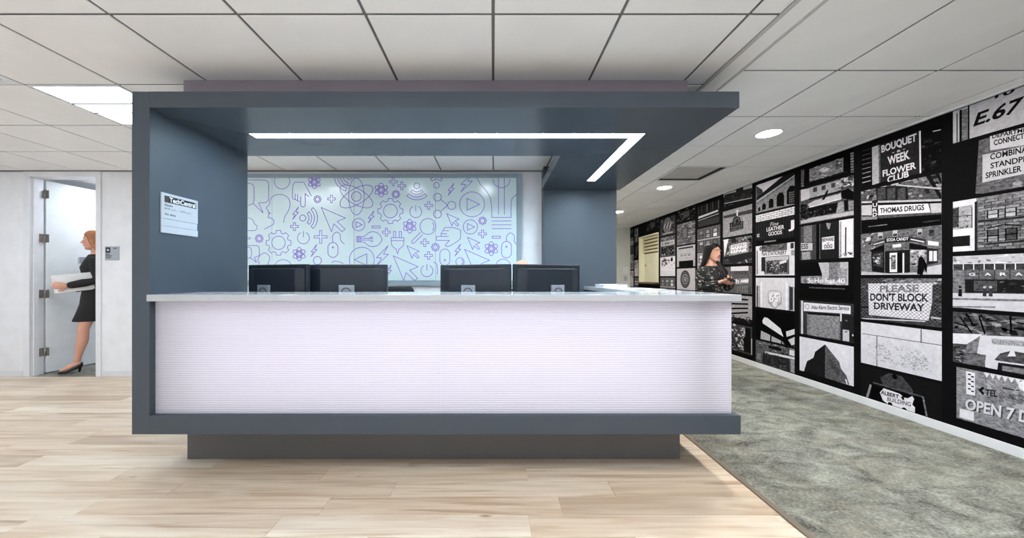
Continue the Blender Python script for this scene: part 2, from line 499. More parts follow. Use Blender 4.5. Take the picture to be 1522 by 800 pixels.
# right wall with the service window opening
SY0, SY1, SZ0, SZ1 = 7.33, 8.32, 1.04, 2.125
mb = MB()
mb.box(WX, WX + 0.3, Y0, SY0, 0, CEIL).box(WX, WX + 0.3, SY1, YF, 0, CEIL)
mb.box(WX, WX + 0.3, SY0, SY1, 0, SZ0).box(WX, WX + 0.3, SY0, SY1, SZ1, CEIL)
wall_right = struct('wall_right', mb.mesh('wall_right', M['black_wall']), 'black mural wall printed with a grid of black and white street sign photographs')
# service window
win = struct('window_1', None, 'cream service window with rolled shutter in the mural wall', (WX, SY0, SZ0))
sw, sh = SY1 - SY0, SZ1 - SZ0
mb = MB()
mb.box(-0.004, 0.14, 0, 0.02, 0, sh).box(-0.004, 0.14, sw - 0.03, sw, 0, sh).box(-0.004, 0.14, 0.02, sw - 0.03, sh - 0.02, sh)
mb.build('window_frame', M['cream'], win)
MB().box(0.12, 0.15, 0.02, sw - 0.03, 0.03, sh - 0.02).build('window_panel', M['cream'], win)
for k in range(5):
    MB().box(0.075, 0.118, 0.02, sw - 0.03, sh - 0.078 - k * 0.075, sh - 0.026 - k * 0.075, bevel=0.012).build('shutter_slat', M['slat'], win)
MB().box(0.1185, 0.1198, 0.02, sw - 0.03, sh - 0.40, sh - 0.021).build('shutter_gap_shade', M['dark_recess'], win)  # dark sheet, its colour stands in for the shade between slats
MB().box(-0.09, 0.118, -0.03, sw + 0.03, -0.005, 0.03, bevel=0.004).build('window_ledge', M['brown_wood'], win)
MB().blob((0.105, sw - 0.12, 0.42), (0.012, 0.02, 0.03)).build('latch', mat('brass_latch', (196, 178, 70), 0.4), win)

# baseboards
bb = mat('baseboard_paint', (226, 226, 228), 0.45)
struct('baseboard_right', MB().box(WX - 0.014, WX, Y0, YF, 0, 0.068, bevel=0.003).mesh('baseboard_right', bb), 'white baseboard below the mural')
struct('baseboard_back', MB().box(XL, DX0 - 0.085, YB - 0.012, YB, 0, 0.07, bevel=0.003).box(DX1 + 0.085, 0.57, YB - 0.012, YB, 0, 0.07, bevel=0.003).mesh('baseboard_back', bb), 'white baseboard of the back wall')
struct('baseboard_end', MB().box(1.41, WX - 0.015, YF - 0.012, YF, 0, 0.07).mesh('baseboard_end', bb), 'white baseboard at the corridor end')

# door
door = struct('door_1', None, 'white open office door with steel hinges', (DX0, YB, 0))
ow = DX1 - DX0
mb = MB()
for xa, xb in ((-0.075, -0.001), (ow + 0.001, ow + 0.06)):
    mb.box(xa, xb, -0.016, 0.0, 0, CEIL - 0.012, bevel=0.004)
mb.box(-0.001, ow + 0.001, -0.016, 0.0, DZ, CEIL - 0.012, bevel=0.004)
mb.build('casing', M['trim'], door)
mb = MB()
mb.box(-0.02, 0.0, 0, 0.12, 0, DZ).box(ow, ow + 0.02, 0, 0.12, 0, DZ).box(-0.02, ow + 0.02, 0, 0.12, DZ, DZ + 0.02)
mb.box(0.0, 0.012, 0.02, 0.065, 0, DZ).box(ow - 0.012, ow, 0.02, 0.065, 0, DZ)
mb.build('jamb', M['trim'], door)
leaf = MB().box(0, 0.78, 0, 0.042, 0.012, DZ - 0.006, bevel=0.002).build('door_leaf', M['door'], door, (0.012, 0.135, 0), (0, 0, math.radians(83)))
for hz in (0.27, 0.98, 1.66, 2.20):
    mb = MB()
    mb.lathe([(0.009, -0.055), (0.009, 0.055)], (0.004, 0.128, hz), 10)
    mb.box(-0.001, 0.003, 0.07, 0.128, hz - 0.05, hz + 0.05)
    mb.box(0.006, 0.05, 0.130, 0.1335, hz - 0.05, hz + 0.05, M=Matrix.Identity(4))
    mb.build('hinge', M['steel'], door)
mb = MB(); mb.box(0.30, 0.43, -0.003, 0.0, 1.36, 1.45)
mb.build('door_plate', M['sign_white'], leaf)
for k, wd in enumerate((0.08, 0.09, 0.06)):
    MB().box(0.315, 0.315 + wd, -0.0036, -0.003, 1.432 - k * 0.026, 1.440 - k * 0.026).build('plate_line', M['ink'], leaf)
MB().box(0.735, 0.765, -0.006, 0, 0.92, 1.10, bevel=0.002).limb([(0.75, -0.006, 1.0), (0.75, -0.05, 1.0), (0.64, -0.055, 1.0)], [0.011, 0.011, 0.009]).build('door_handle', M['steel'], leaf)

# office behind the door
struct('wall_office_left', MB().box(-6.7, -6.6, YB + 0.12, 7.2, 0, CEIL).mesh('w', M['white_wall']), 'white side wall of the office behind the door')
struct('wall_office_right', MB().box(-3.6, -3.5, YB + 0.12, 7.2, 0, CEIL).mesh('w', M['white_wall']), 'white far side wall of the office behind the door')
struct('wall_office_back', MB().box(-6.7, -3.5, 7.2, 7.3, 0, CEIL).mesh('w', M['white_wall']), 'white rear wall of the office behind the door')
struct('floor_office', MB().box(-6.6, -3.6, YB, 7.2, -0.06, -0.001).mesh('f', M['carpet']), 'grey carpet in the office behind the door')

# ceilings: tiles sit slightly below the grid they hang in
def ceiling(name, xs, ys, label, holes):
    c = struct(name, MB().box(xs[0], xs[-1], ys[0], ys[-1], CEIL + 0.008, CEIL + 0.03).mesh(name, M['grid']), label)
    shared = {}
    for i in range(len(xs) - 1):
        for j in range(len(ys) - 1):
            if (i, j) in holes: continue
            wx, wy = xs[i + 1] - xs[i], ys[j + 1] - ys[j]
            if wx < 0.03 or wy < 0.03: continue
            k = (round(wx, 3), round(wy, 3))
            if k not in shared:
                shared[k] = MB().box(0.0075, wx - 0.0075, 0.0075, wy - 0.0075, 0, 0.0075, bevel=0.0025, seg=1).mesh('ceiling_tile', M['tile'])
            obj('ceiling_tile', shared[k], c, (xs[i], ys[j], CEIL))
    return c

def lines(first, lo, hi):
    k = math.ceil((lo + 0.02 - first) / G); out = [lo]
    while first + k * G < hi - 0.02:
        out.append(first + k * G); k += 1
    return out + [hi]
mx, my = lines(0.0, XL, 1.386), lines(1.69, Y0, YB)
rx, ry = [1.514, 2.11, 2.73, 3.35, WX], lines(2.15, Y0, YF)
def cell(xs, ys, x, y):
    i = max(k for k in range(len(xs)) if xs[k] <= x + 1e-6); j = max(k for k in range(len(ys)) if ys[k] <= y + 1e-6)
    return i, j
TROF = [(-2.8, 2.6), (-5.2, 0.7), (-5.2, 2.6), (0.3, 0.7), (-1.2, 0.7)]  # only the first is in view; the others are added to light the room
TC = [cell(mx, my, *p) for p in TROF]
DIFF = [cell(mx, my, -3.4, 1.95)]
VENT = [cell(rx, ry, 2.4, 4.3)]
CT = [cell(rx, ry, 2.4, 0.5), cell(rx, ry, 2.4, -0.7)]  # unseen troffers added to brighten the corridor ceiling
ceiling('ceiling', mx, my, 'white tiled ceiling over the reception', set(TC + DIFF))
ceiling('ceiling_corridor', rx, ry, 'white tiled ceiling over the corridor', set(VENT + CT))
struct('ceiling_band', MB().box(1.386, 1.514, Y0, YF, CEIL - 0.004, CEIL + 0.03).mesh('band', M['tile']), 'plain ceiling strip between the two tiled ceilings')
struct('trim_2', MB().box(1.376, 1.396, Y0, 3.99, CEIL - 0.012, CEIL - 0.004, bevel=0.002).mesh('t', mat('ceiling_trim', (190, 188, 188), 0.6)), 'grey edge trim of the ceiling strip')
struct('trim_3', MB().box(1.505, 1.520, Y0, YF, CEIL - 0.012, CEIL - 0.004, bevel=0.002).mesh('t', mat('ceiling_trim_b', (190, 188, 188), 0.6)), 'grey edge trim beside the corridor ceiling')
struct('trim_4', MB().box(WX - 0.022, WX, Y0, YF, CEIL - 0.014, CEIL - 0.001).mesh('t', M['trim']), 'white wall angle along the top of the mural')
struct('trim_5', MB().box(XL, 0.575, YB - 0.02, YB, CEIL - 0.012, CEIL - 0.001).mesh('t', M['grid']), 'grey wall angle along the top of the back wall')
ox, oy = lines(-6.17 + 0.3, -6.6, -3.6), lines(4.6, YB + 0.12, 7.2)
OC = [cell(ox, oy, -5.1, 4.95), cell(ox, oy, -5.1, 6.2)]
ceiling('ceiling_office', ox, oy, 'white tiled ceiling of the office behind the door', set(OC))

# ------------------------------------------------------------------ light fixtures
def troffer(xs, ys, c, label, group=None):
    i, j = c
    x0, x1, y0, y1 = xs[i], xs[i + 1], ys[j], ys[j + 1]
    wd, dp = x1 - x0, y1 - y0
    t = thing('troffer_light', label, 'ceiling light', (x0, y0, CEIL), 0, group)
    m = MB()
    for a in ((0.005, wd - 0.005, 0.005, 0.025), (0.005, wd - 0.005, dp - 0.025, dp - 0.005), (0.005, 0.025, 0.025, dp - 0.025), (wd - 0.025, wd - 0.005, 0.025, dp - 0.025)):
        m.box(*a, 0.0, 0.008)
    m.build('frame', M['white_frame'], t)
    mid = dp * 0.5
    MB().box(0.025, wd - 0.025, 0.025, mid - 0.075, 0.002, 0.0075).build('diffuser', M['e_troffer'], t)
    MB().box(0.025, wd - 0.025, mid + 0.075, dp - 0.025, 0.002, 0.0075).build('diffuser', M['e_troffer'], t)
    MB().box(0.025, wd - 0.025, mid - 0.068, mid + 0.068, -0.004, 0.006, bevel=0.003).build('basket_bar', M['e_troffer'], t)
    for s_ in (-1, 1):
        MB().box(0.025, wd - 0.025, mid + s_ * 0.0715 - 0.008, mid + s_ * 0.0715 + 0.008, -0.008, 0.006).build('bar_edge', M['grid'], t)
    return t
LT = ['square troffer light beside the top of the blue pillar'] + ['square ceiling troffer light over the open wood floor'] * 4
for c, p, l in zip(TC, TROF, LT):
    troffer(mx, my, c, l, None if 'pillar' in l else 'troffer lights over the open floor')
for c in CT:
    troffer(rx, ry, c, 'square ceiling troffer light over the corridor carpet', 'corridor troffer lights')
for c in OC:
    troffer(ox, oy, c, 'square ceiling light in the office behind the open door', 'office ceiling lights')

def downlight(x, y, label, group, em='e_down'):
    t = thing('downlight', label, 'downlight', (x, y, CEIL - 0.004), 0, group)
    MB().lathe([(0.088, 0.003), (0.090, -0.003), (0.104, -0.003), (0.106, 0.003)], n=40).build('trim_ring', M['white_frame'], t)
    MB().lathe([(0.001, -0.001), (0.087, -0.001), (0.087, 0.002), (0.001, 0.002)], n=40).build('lens', M[em], t)
for yy, l in ((1.23, 'round downlight over the near corridor carpet'), (3.08, 'round downlight in the corridor ceiling before the slot diffuser'), (4.95, 'round downlight in the corridor ceiling just past the slot diffuser'), (6.79, 'round downlight farthest down the corridor')):
    downlight(2.42, yy, l, 'corridor downlights')
for xx in (-2.25, -1.1, -0.1):
    downlight(xx, 3.2, 'round downlight above the staff area behind the canopy', 'downlights behind the canopy', 'e_staff')

# corridor slot diffuser
i, j = VENT[0]
vx0, vx1, vy0, vy1 = rx[i], rx[i + 1], ry[j], ry[j + 1]
t = thing('slot_diffuser', 'recessed grey metal air diffuser between two corridor downlights', 'air vent', (vx0, vy0, CEIL))
wd, dp = vx1 - vx0, vy1 - vy0
m = MB()
for a in ((0.004, wd - 0.004, 0.004, 0.03), (0.004, wd - 0.004, dp - 0.03, dp - 0.004), (0.004, 0.03, 0.03, dp - 0.03), (wd - 0.03, wd - 0.004, 0.03, dp - 0.03)):
    m.box(*a, -0.003, 0.006)
m.build('frame', M['white_frame'], t)
m = MB()
m.box(0.03, wd - 0.03, 0.03, dp - 0.03, 0.005, 0.0075)
m.build('slot_backing', M['vent_black'], t)
MB().box(0.04, wd - 0.12, 0.034, dp - 0.13, -0.005, 0.003, bevel=0.002).build('face_plate', mat('diffuser_plate', (190, 187, 184), 0.35), t)
# return grille at the left edge of the picture
i, j = DIFF[0]
dx0, dx1, dy0, dy1 = mx[i], mx[i + 1], my[j], my[j + 1]
t = thing('air_grille', 'square ceiling air grille in front of the troffer light', 'air vent', (dx0, dy0, CEIL))
wd, dp = dx1 - dx0, dy1 - dy0
m = MB()
for a in ((0.004, wd - 0.004, 0.004, 0.06), (0.004, wd - 0.004, dp - 0.06, dp - 0.004), (0.004, 0.06, 0.06, dp - 0.06), (wd - 0.06, wd - 0.004, 0.06, dp - 0.06)):
    m.box(*a, 0.0, 0.007)
m.build('frame', M['white_frame'], t)
MB().box(0.06, wd - 0.06, 0.06, dp - 0.06, 0.0045, 0.0075).build('backing', M['dark_recess'], t)
for k in range(12):
    MB().box(0.06, wd - 0.06, 0.075 + k * 0.04, 0.1 + k * 0.04, -0.001, 0.004).build('slat', M['white_frame'], t)

# ------------------------------------------------------------------ reception desk
desk = thing('reception_desk', 'blue grey reception desk with glowing white front and overhead canopy', 'reception desk', (0, 2.05, 0))
DY = 2.05
def d(mbx, name, m_, parent=desk):
    return mbx.xform(Matrix.Translation((0, -DY, 0))).build(name, m_, parent)
ZL0, ZL1, ZT0, ZT1 = 0.264, 0.374, 1.043, 1.083
ZC0, ZC1 = 2.177, 2.271
d(MB().box(-2.114, -2.010, DY, 2.87, ZL0, ZC1, bevel=0.002), 'pillar', M['paint_matte'])
# canopy, L-shaped, with a slot for the light
can = MB()
lx0, lx1, ly0, ly1, lys = -1.69, 1.052, 2.425, 2.505, 3.62      # slot: front run and side run
lxs = 0.97
YR = 3.999
for a in ((-2.010, 1.44, DY, ly0), (-2.010, lx0, ly0, 2.87), (lx0, lxs, ly1, 2.87), (lx1, 1.44, ly0, YR), (0.55, lxs, 2.87, YR), (lxs, lx1, lys, YR)):
    can.box(*a, ZC0, ZC1)
can.box(lx0, lx1, ly0, ly1, ZC0 + 0.03, ZC1 - 0.001).box(lxs, lx1, ly1, lys, ZC0 + 0.03, ZC1 - 0.001)
canopy = d(can, 'canopy', M['paint'])
d(MB().prism([(lx0, ly0), (lx1, ly0), (lx1, lys), (lxs, lys), (lxs, ly1), (lx0, ly1)], ZC0 + 0.004, ZC0 + 0.029), 'light_strip', M['e_led'], canopy)
d(MB().box(-1.987, 1.248, 2.25, 2.72, ZC1, CEIL - 0.002), 'ceiling_mount', M['mauve'])
# base
d(MB().prism([(-2.010, DY), (1.449, DY), (1.449, 3.99), (1.02, 3.99), (1.02, 2.46), (-2.010, 2.46)], ZL0, ZL1, bevel=0.002), 'base_ledge', M['paint_matte'])
d(MB().prism([(-1.99, 2.28), (1.215, 2.28), (1.215, 3.9), (1.06, 3.9), (1.06, 2.44), (-1.99, 2.44)], 0.0, ZL0, bevel=0.002), 'plinth', M['plinth'])
d(MB().prism([(-2.0, 2.27), (1.3, 2.27), (1.3, 3.98), (1.22, 3.98), (1.22, 2.40), (-2.0, 2.40)], ZL1, ZT0), 'carcass', mat('white_carcass', (240, 240, 242), 0.6))
# ribbed translucent front, in two sheets, plus the sheet round the corridor side
def ribbed(x0, x1, yf, swap=False, y1=None):
    b = MB(); pitch = (ZT0 - ZL1) / 50.0; pts = []
    for k in range(50):
        for q in range(4):
            a = 2 * math.pi * q / 4
            pts.append((ZL1 + (k + q / 4) * pitch, 0.0008 * math.cos(a)))
    pts.append((ZT0, 0.0008))
    r1 = [Vector((x0, yf - o_, z)) for z, o_ in pts] + [Vector((x0, yf + 0.008, ZT0)), Vector((x0, yf + 0.008, ZL1))]
    r2 = [Vector((x1, p.y, p.z)) for p in r1]
    b.rings([r1, r2], 0, False)
    if swap:
        b.xform(Matrix(((0, -1, 0, 0), (1, 0, 0, 0), (0, 0, 1, 0), (0, 0, 0, 1))))
    return b
YP = 2.085
d(ribbed(-2.009, -0.3117, YP), 'light_panel', M['panel'])
d(ribbed(-0.3113, 1.417, YP), 'light_panel', M['panel'])
d(ribbed(YP + 0.012, 3.98, -1.407, True), 'side_light_panel', M['panel'])
d(MB().box(1.235, 1.262, 2.10, 2.262, ZL1, ZT0), 'divider', M['mauve'])
sh = MB()
sh.box(-1.84, 1.17, 2.262, 2.266, ZL1 + 0.02, ZT0 - 0.03)
d(sh, 'led_sheet', M['e_sheet'])
d(MB().box(1.302, 1.306, 2.14, 3.95, ZL1 + 0.03, ZT0 - 0.03), 'led_sheet', M['e_sheet'])
# worktop: a thing of its own
top = tag(MB().prism([(-2.0095, 2.03), (1.44, 2.03), (1.44, 3.985), (1.03, 3.985), (1.03, 2.42), (-2.0095, 2.42)], ZT0 + 0.0005, ZT1, bevel=0.003).build('countertop', M['quartz']),
          'pale glossy L-shaped stone countertop on the reception desk', 'countertop')
# staff worktop with its supports
wt = thing('work_desk', 'light laminate staff desk behind the reception counter', 'desk', (0, 2.72, 0))
MB().box(-1.98, 0.98, -0.29, 0.35, 0.71, 0.74, bevel=0.003).build('desktop', M['desk_lam'], wt)
for x in (-1.95, -0.5, 0.93):
    MB().box(x, x + 0.03, -0.25, 0.3, 0.0, 0.71).build('leg_panel', M['desk_lam'], wt)
MB().box(-1.92, -0.5, -0.255, -0.24, 0.25, 0.71).build('modesty_panel', M['desk_lam'], wt)
MB().box(-0.47, 0.93, -0.255, -0.24, 0.25, 0.71).build('modesty_panel', M['desk_lam'], wt)

# monitors, seen from behind
def monitor(x, yaw, label, mo=0.0):
    t = thing('monitor', label, 'monitor', (x, 2.66, 0.74), math.radians(yaw), 'monitors on the staff desk')
    hw, zb, zt = 0.292, 0.17, 0.54
    m = MB().box(-hw, hw, -0.012, 0.018, zb, zt, bevel=0.006)
    m.prism([(-hw + 0.02, -0.012), (hw - 0.02, -0.012), (hw - 0.09, -0.036), (-hw + 0.09, -0.036)], zb + 0.05, zt - 0.03, bevel=0.008)
    m.build('housing', M['monitor'], t)
    MB().box(-hw * 0.70, hw * 0.70, -0.0135, -0.0115, zt - 0.024, zt - 0.016).build('vent_slot', M['vent_black'], t)
    MB().box(-hw + 0.01, hw - 0.01, 0.0175, 0.019, zb + 0.012, zt - 0.01).build('screen', M['vent_black'], t)
    n = MB().box(mo - 0.058, mo + 0.058, -0.052, -0.036, 0.25, 0.385, bevel=0.004).build('mount', M['silver'], t)
    MB().lathe([(0.031, 0.0), (0.031, 0.003), (0.036, 0.003), (0.036, 0.0)], (0, 0, 0), 28, M=Matrix.Translation((mo, -0.052, 0.33)) @ Matrix.Rotation(math.pi / 2, 4, 'X'), cap=False).build('ring', M['black_plastic'], n)
    MB().box(mo - 0.04, mo + 0.04, -0.05, -0.03, 0.012, 0.25, bevel=0.006).build('stand_neck', M['black_plastic'], t)
    MB().box(-0.12, 0.12, -0.12, 0.09, 0.0005, 0.012, bevel=0.004).build('stand_base', M['black_plastic'], t)
monitor(-1.632, -18, 'black monitor back beside the blue pillar, next to another monitor', -0.09)
monitor(-1.094, 0, 'black monitor back facing straight out, near the empty office chair')
monitor(-0.142, -22, 'black monitor back turned away from the monitor hiding the bald person', -0.03)
monitor(0.414, 24, 'black monitor back in front of the bald seated person', 0.06)

# sign on the pillar
sg = thing('hours_sign', 'grey opening hours sign headed TechCentral on the pillar', 'sign', (-2.0098, 2.115, 1.455), math.pi / 2)
SW, SH = 0.262, 0.245
MB().box(0, SW, -0.008, 0, 0.088, SH, bevel=0.0015).build('plate', M['sign_white'], sg)
MB().box(0, SW * 0.985, -0.007, 0, 0.044, 0.0865, bevel=0.0015).build('name_slot', M['sign_white'], sg)
MB().box(0, SW, -0.008, 0, 0.0, 0.0425, bevel=0.0015).build('name_slot', M['sign_white'], sg)
MB().box(0.02, 0.247, -0.0088, -0.008, 0.188, 0.228).build('title_bar', M['ink'], sg)
MB().box(0.023, 0.045, -0.0092, -0.0088, 0.192, 0.224).build('logo_square', mat('dark_logo', (58, 52, 52), 0.5), sg)
def word(s, x, z, w_, h_, m_, bold=0.02, y=-0.0092, parent=sg):
    obj('lettering', text_mesh('lettering', s, w_, h_, m_, bold), parent, (x, y, z))
word('TechCentral', 0.052, 0.193, 0.188, 0.031, M['white_ink'], 0.02)
word('Hours', 0.021, 0.165, 0.052, 0.014, M['ink'], 0.03, -0.0084)
word('8:00 a.m. – 4:00 p.m.', 0.021, 0.141, 0.187, 0.015, M['ink'], 0.0, -0.0084)
word('On duty', 0.021, 0.106, 0.075, 0.0165, M['ink'], 0.03, -0.0084)
# room plaque by the door
rs = thing('room_plaque', 'small grey room plaque on the white wall beside the door', 'sign', (-4.61, YB, 1.385))
MB().box(0, 0.165, -0.01, 0, 0, 0.165, bevel=0.004).build('plate', mat('plaque_grey', (168, 174, 182), 0.4), rs)
MB().box(0.012, 0.066, -0.0108, -0.01, 0.088, 0.152).build('pictogram', M['ink'], rs)
MB().box(0.026, 0.052, -0.0114, -0.0108, 0.108, 0.134).build('pictogram_inner', M['sign_white'], rs)
MB().box(0.10, 0.145, -0.0108, -0.01, 0.138, 0.147).build('text_line', M['ink'], rs)
for k, wd in enumerate((0.045, 0.072, 0.06)):
    MB().box(0.012, 0.012 + wd, -0.0108, -0.01, 0.066 - k * 0.02, 0.075 - k * 0.02).build('text_line', M['ink'], rs)
# things at the far end of the counter
pt = thing('paper_tray', 'low white paper tray at the back end of the counter', 'tray', (1.13, 3.5, ZT1))
MB().box(-0.07, 0.16, -0.14, 0.14, 0.0, 0.006).box(-0.07, -0.064, -0.14, 0.14, 0.006, 0.03).box(0.154, 0.16, -0.14, 0.14, 0.006, 0.03).box(-0.064, 0.154, 0.134, 0.14, 0.006, 0.03).build('tray', M['white_frame'], pt)
MB().box(-0.055, 0.145, -0.13, 0.125, 0.0062, 0.018).build('paper_stack', M['paper'], pt)
tag(MB().box(-0.1, 0.1, -0.14, 0.14, 0.0, 0.008, M=Matrix.Rotation(0.3, 4, 'Z')).box(-0.1, 0.1, -0.14, 0.14, 0.0082, 0.0095, M=Matrix.Rotation(0.15, 4, 'Z')).build('paper_stack', M['paper'], None, (1.2, 2.8, ZT1)), 'loose stack of white paper on the side counter', 'paper')
tag(MB().box(0, 0.13, -0.004, 0, 0, 0.17).build('wall_notice', M['paper'], None, (3.28, YF, 1.27)), 'white notice on the pale wall at the end of the corridor', 'notice')
tag(MB().box(0, 0.08, -0.01, 0, 0, 0.12, bevel=0.003).build('light_switch', M['sign_white'], None, (3.3, YF, 1.09)), 'small light switch plate below the notice at the corridor end', 'switch')

# ------------------------------------------------------------------ glass board with line icons
YG = 4.115                       # face of the glass
BS = F / YG                      # pixels per metre at the board
BX0, BX1, BZ0, BZ1 = -3.56, 0.276, 1.145, 2.350
board = thing('glass_board', 'pale glass wall board covered in purple line icons', 'wall board', (0, YB, 0))
m = MB()
m.box(BX0 - 0.06, BX1 + 0.06, -0.05, 0, BZ1 + 0.002, BZ1 + 0.05).box(BX0 - 0.06, BX1 + 0.06, -0.05, 0, BZ0 - 0.06, BZ0 - 0.002)
m.box(BX0 - 0.06, BX0 - 0.002, -0.05, 0, BZ0 - 0.002, BZ1 + 0.002).box(BX1 + 0.002, BX1 + 0.06, -0.05, 0, BZ0 - 0.002, BZ1 + 0.002)
m.build('frame', M['board_frame'], board)
seams = [BX0, -2.598, -1.634, -0.676, BX1]
panes = [MB().box(a + 0.0015, b - 0.0015, YG - YB, -0.04, BZ0, BZ1, bevel=0.001, seg=1).build('glass_panel', M['glass'], board) for a, b in zip(seams, seams[1:])]

def bp(px, py):
    return ((px - 733.0) / BS, EYE + (412.0 - py) / BS)

def clip_seg(p, q):
    """part of the segment p-q on the board"""
    t0, t1 = 0.0, 1.0
    dx, dz = q[0] - p[0], q[1] - p[1]
    for a, b in ((-dx, p[0] - BX0), (dx, BX1 - p[0]), (-dz, p[1] - BZ0), (dz, BZ1 - p[1])):
        if abs(a) < 1e-12:
            if b < 0: return None
        else:
            r = b / a
            if a < 0: t0 = max(t0, r)
            else: t1 = min(t1, r)
    if t0 >= t1: return None
    return (p[0] + dx * t0, p[1] + dz * t0), (p[0] + dx * t1, p[1] + dz * t1)

def icon(paths, wd=0.0078):
    """paths: lists of picture points; each icon is one printed line drawing on its pane"""
    vs, fs, cx, n = [], [], 0.0, 0
    for path in paths:
        P = [bp(*p) for p in path]
        for p, q in zip(P, P[1:]):
            c = clip_seg(p, q)
            if c is None: continue
            p, q = c
            L = math.hypot(q[0] - p[0], q[1] - p[1])
            if L < 1e-5: continue
            ux, uz = (q[0] - p[0]) / L, (q[1] - p[1]) / L
            e = wd * 0.35; h = wd / 2
            a = (p[0] - ux * e, p[1] - uz * e); b = (q[0] + ux * e, q[1] + uz * e)
            k = len(vs)
            yy = YG - YB - 0.0006 - 0.000006 * k
            vs += [(a[0] - uz * h, yy, a[1] + ux * h), (a[0] + uz * h, yy, a[1] - ux * h), (b[0] + uz * h, yy, b[1] - ux * h), (b[0] - uz * h, yy, b[1] + ux * h)]
            fs.append((k, k + 1, k + 2, k + 3)); cx += p[0]; n += 1
    if not n: return
    cx /= n
    i = max(0, min(3, sum(1 for s_ in seams[1:4] if cx > s_)))
    me = bpy.data.meshes.new('printed_icon'); me.from_pydata(vs, [], fs); me.materials.append(M['purple'])
    obj('printed_icon', me, panes[i])

def arc(cx, cy, r, a0, a1, n=None, ry=None, rot=0.0):
    n = n or max(6, int(abs(a1 - a0) / 12)); ry = r if ry is None else ry
    out = []
    for k in range(n + 1):
        a = math.radians(a0 + (a1 - a0) * k / n)
        x, y = r * math.cos(a), ry * math.sin(a)
        c, s_ = math.cos(rot), math.sin(rot)
        out.append((cx + x * c - y * s_, cy + x * s_ + y * c))
    return out
def circ(cx, cy, r): return arc(cx, cy, r, 0, 360, 28)
def i_atom(cx, cy, R): icon([arc(cx, cy, R, 0, 360, 30, R * 0.42, math.radians(a)) for a in (90, 30, 150)] + [circ(cx, cy, R * 0.26)] + ([circ(cx, cy, R * 0.45)] if R < 15 else []))
def i_gear(cx, cy, R, rin):
    p = []
    for k in range(8):
        a = 2 * math.pi * k / 8
        for da, rr in ((-0.28, 0.8), (-0.17, 1.0), (0.17, 1.0), (0.28, 0.8)):
            p.append((cx + R * rr * math.cos(a + da), cy + R * rr * math.sin(a + da)))
    icon([p + [p[0]], circ(cx, cy, rin)])
def i_plus(cx, cy, s, rw=0.26):
    a = s * rw
    icon([[(cx - a, cy - s), (cx + a, cy - s), (cx + a, cy - a), (cx + s, cy - a), (cx + s, cy + a), (cx + a, cy + a), (cx + a, cy + s), (cx - a, cy + s), (cx - a, cy + a), (cx - s, cy + a), (cx - s, cy - a), (cx - a, cy - a), (cx - a, cy - s)]])
def i_minus(cx, cy, w_, h_): icon([[(cx - w_, cy - h_), (cx + w_, cy - h_), (cx + w_, cy + h_), (cx - w_, cy + h_), (cx - w_, cy - h_)]])
def i_bolt(cx, cy, w_, h_):
    s = [(0.42, -1), (-0.9, 0.12), (-0.05, 0.12), (-0.75, 1), (0.95, -0.1), (0.15, -0.1), (0.9, -0.95)]
    s = [(0.9, -1.0), (-0.9, 0.2), (-0.1, 0.2), (-0.9, 1.0), (0.95, -0.15), (0.2, -0.15), (0.9, -1.0)]
    icon([[(cx + a * w_, cy + b * h_) for a, b in s]])
def i_cursor(x, y, s, rot=0.0):
    q = [(0, 0), (1.0, 0.44), (0.66, 0.58), (0.98, 0.9), (0.86, 1.0), (0.52, 0.68), (0.42, 1.0), (0, 0)]
    c, s_ = math.cos(rot), math.sin(rot)
    icon([[(x + s * (a * c - b * s_), y + s * (a * s_ + b * c)) for a, b in q]])
def i_power(cx, cy, r): icon([arc(cx, cy, r, -60, 240), [(cx, cy - r * 1.1), (cx, cy - r * 0.1)]])
def i_play(cx, cy, r, left=False):
    s = -1 if left else 1
    icon([circ(cx, cy, r), [(cx - s * r * 0.4, cy - r * 0.48), (cx + s * r * 0.6, cy), (cx - s * r * 0.4, cy + r * 0.48), (cx - s * r * 0.4, cy - r * 0.48)]])
def i_wifi(cx, cy, u, rot, n=2):
    P = [circ(cx, cy, u)]
    for k in range(n):
        r0, r1 = u * (2.1 + 1.8 * k), u * (3.0 + 1.9 * k)
        P.append(arc(cx, cy, r0, rot - 45, rot + 45) + arc(cx, cy, r1, rot + 45, rot - 45) + [arc(cx, cy, r0, rot - 45, rot + 45)[0]])
    icon(P)
def i_mouse(cx, cy, w_, h_, cable, dot=-1):
    r = w_
    P = [arc(cx, cy - h_ + r, r, 180, 360) + arc(cx, cy + h_ - r, r, 0, 180) + [(cx - r, cy - h_ + r)], circ(cx, cy + dot * h_ * 0.35, w_ * 0.13)]
    if cable: P.append(cable)
    icon(P)
z6 = lambda a, b: (360 + a / 5.514, 255 + b / 5.514)
z7 = lambda a, b: (490 + a / 4.706, 255 + b / 4.706)
z8 = lambda a, b: (630 + a / 4.706, 255 + b / 4.706)
z3 = lambda a, b: (360 + a / 3.077, 180 + b / 3.077)
def smooth(pts, k=4):
    out = []
    n = len(pts)
    for i in range(n - 1):
        p0, p1, p2, p3 = pts[max(i - 1, 0)], pts[i], pts[i + 1], pts[min(i + 2, n - 1)]
        for j in range(k):
            t = j / k
            out.append(tuple(0.5 * (2 * p1[c] + (p2[c] - p0[c]) * t + (2 * p0[c] - 5 * p1[c] + 4 * p2[c] - p3[c]) * t * t + (3 * p1[c] - p0[c] - 3 * p2[c] + p3[c]) * t ** 3) for c in (0, 1)))
    return out + [pts[-1]]
A = lambda z, *p: [z(*q) for q in p]
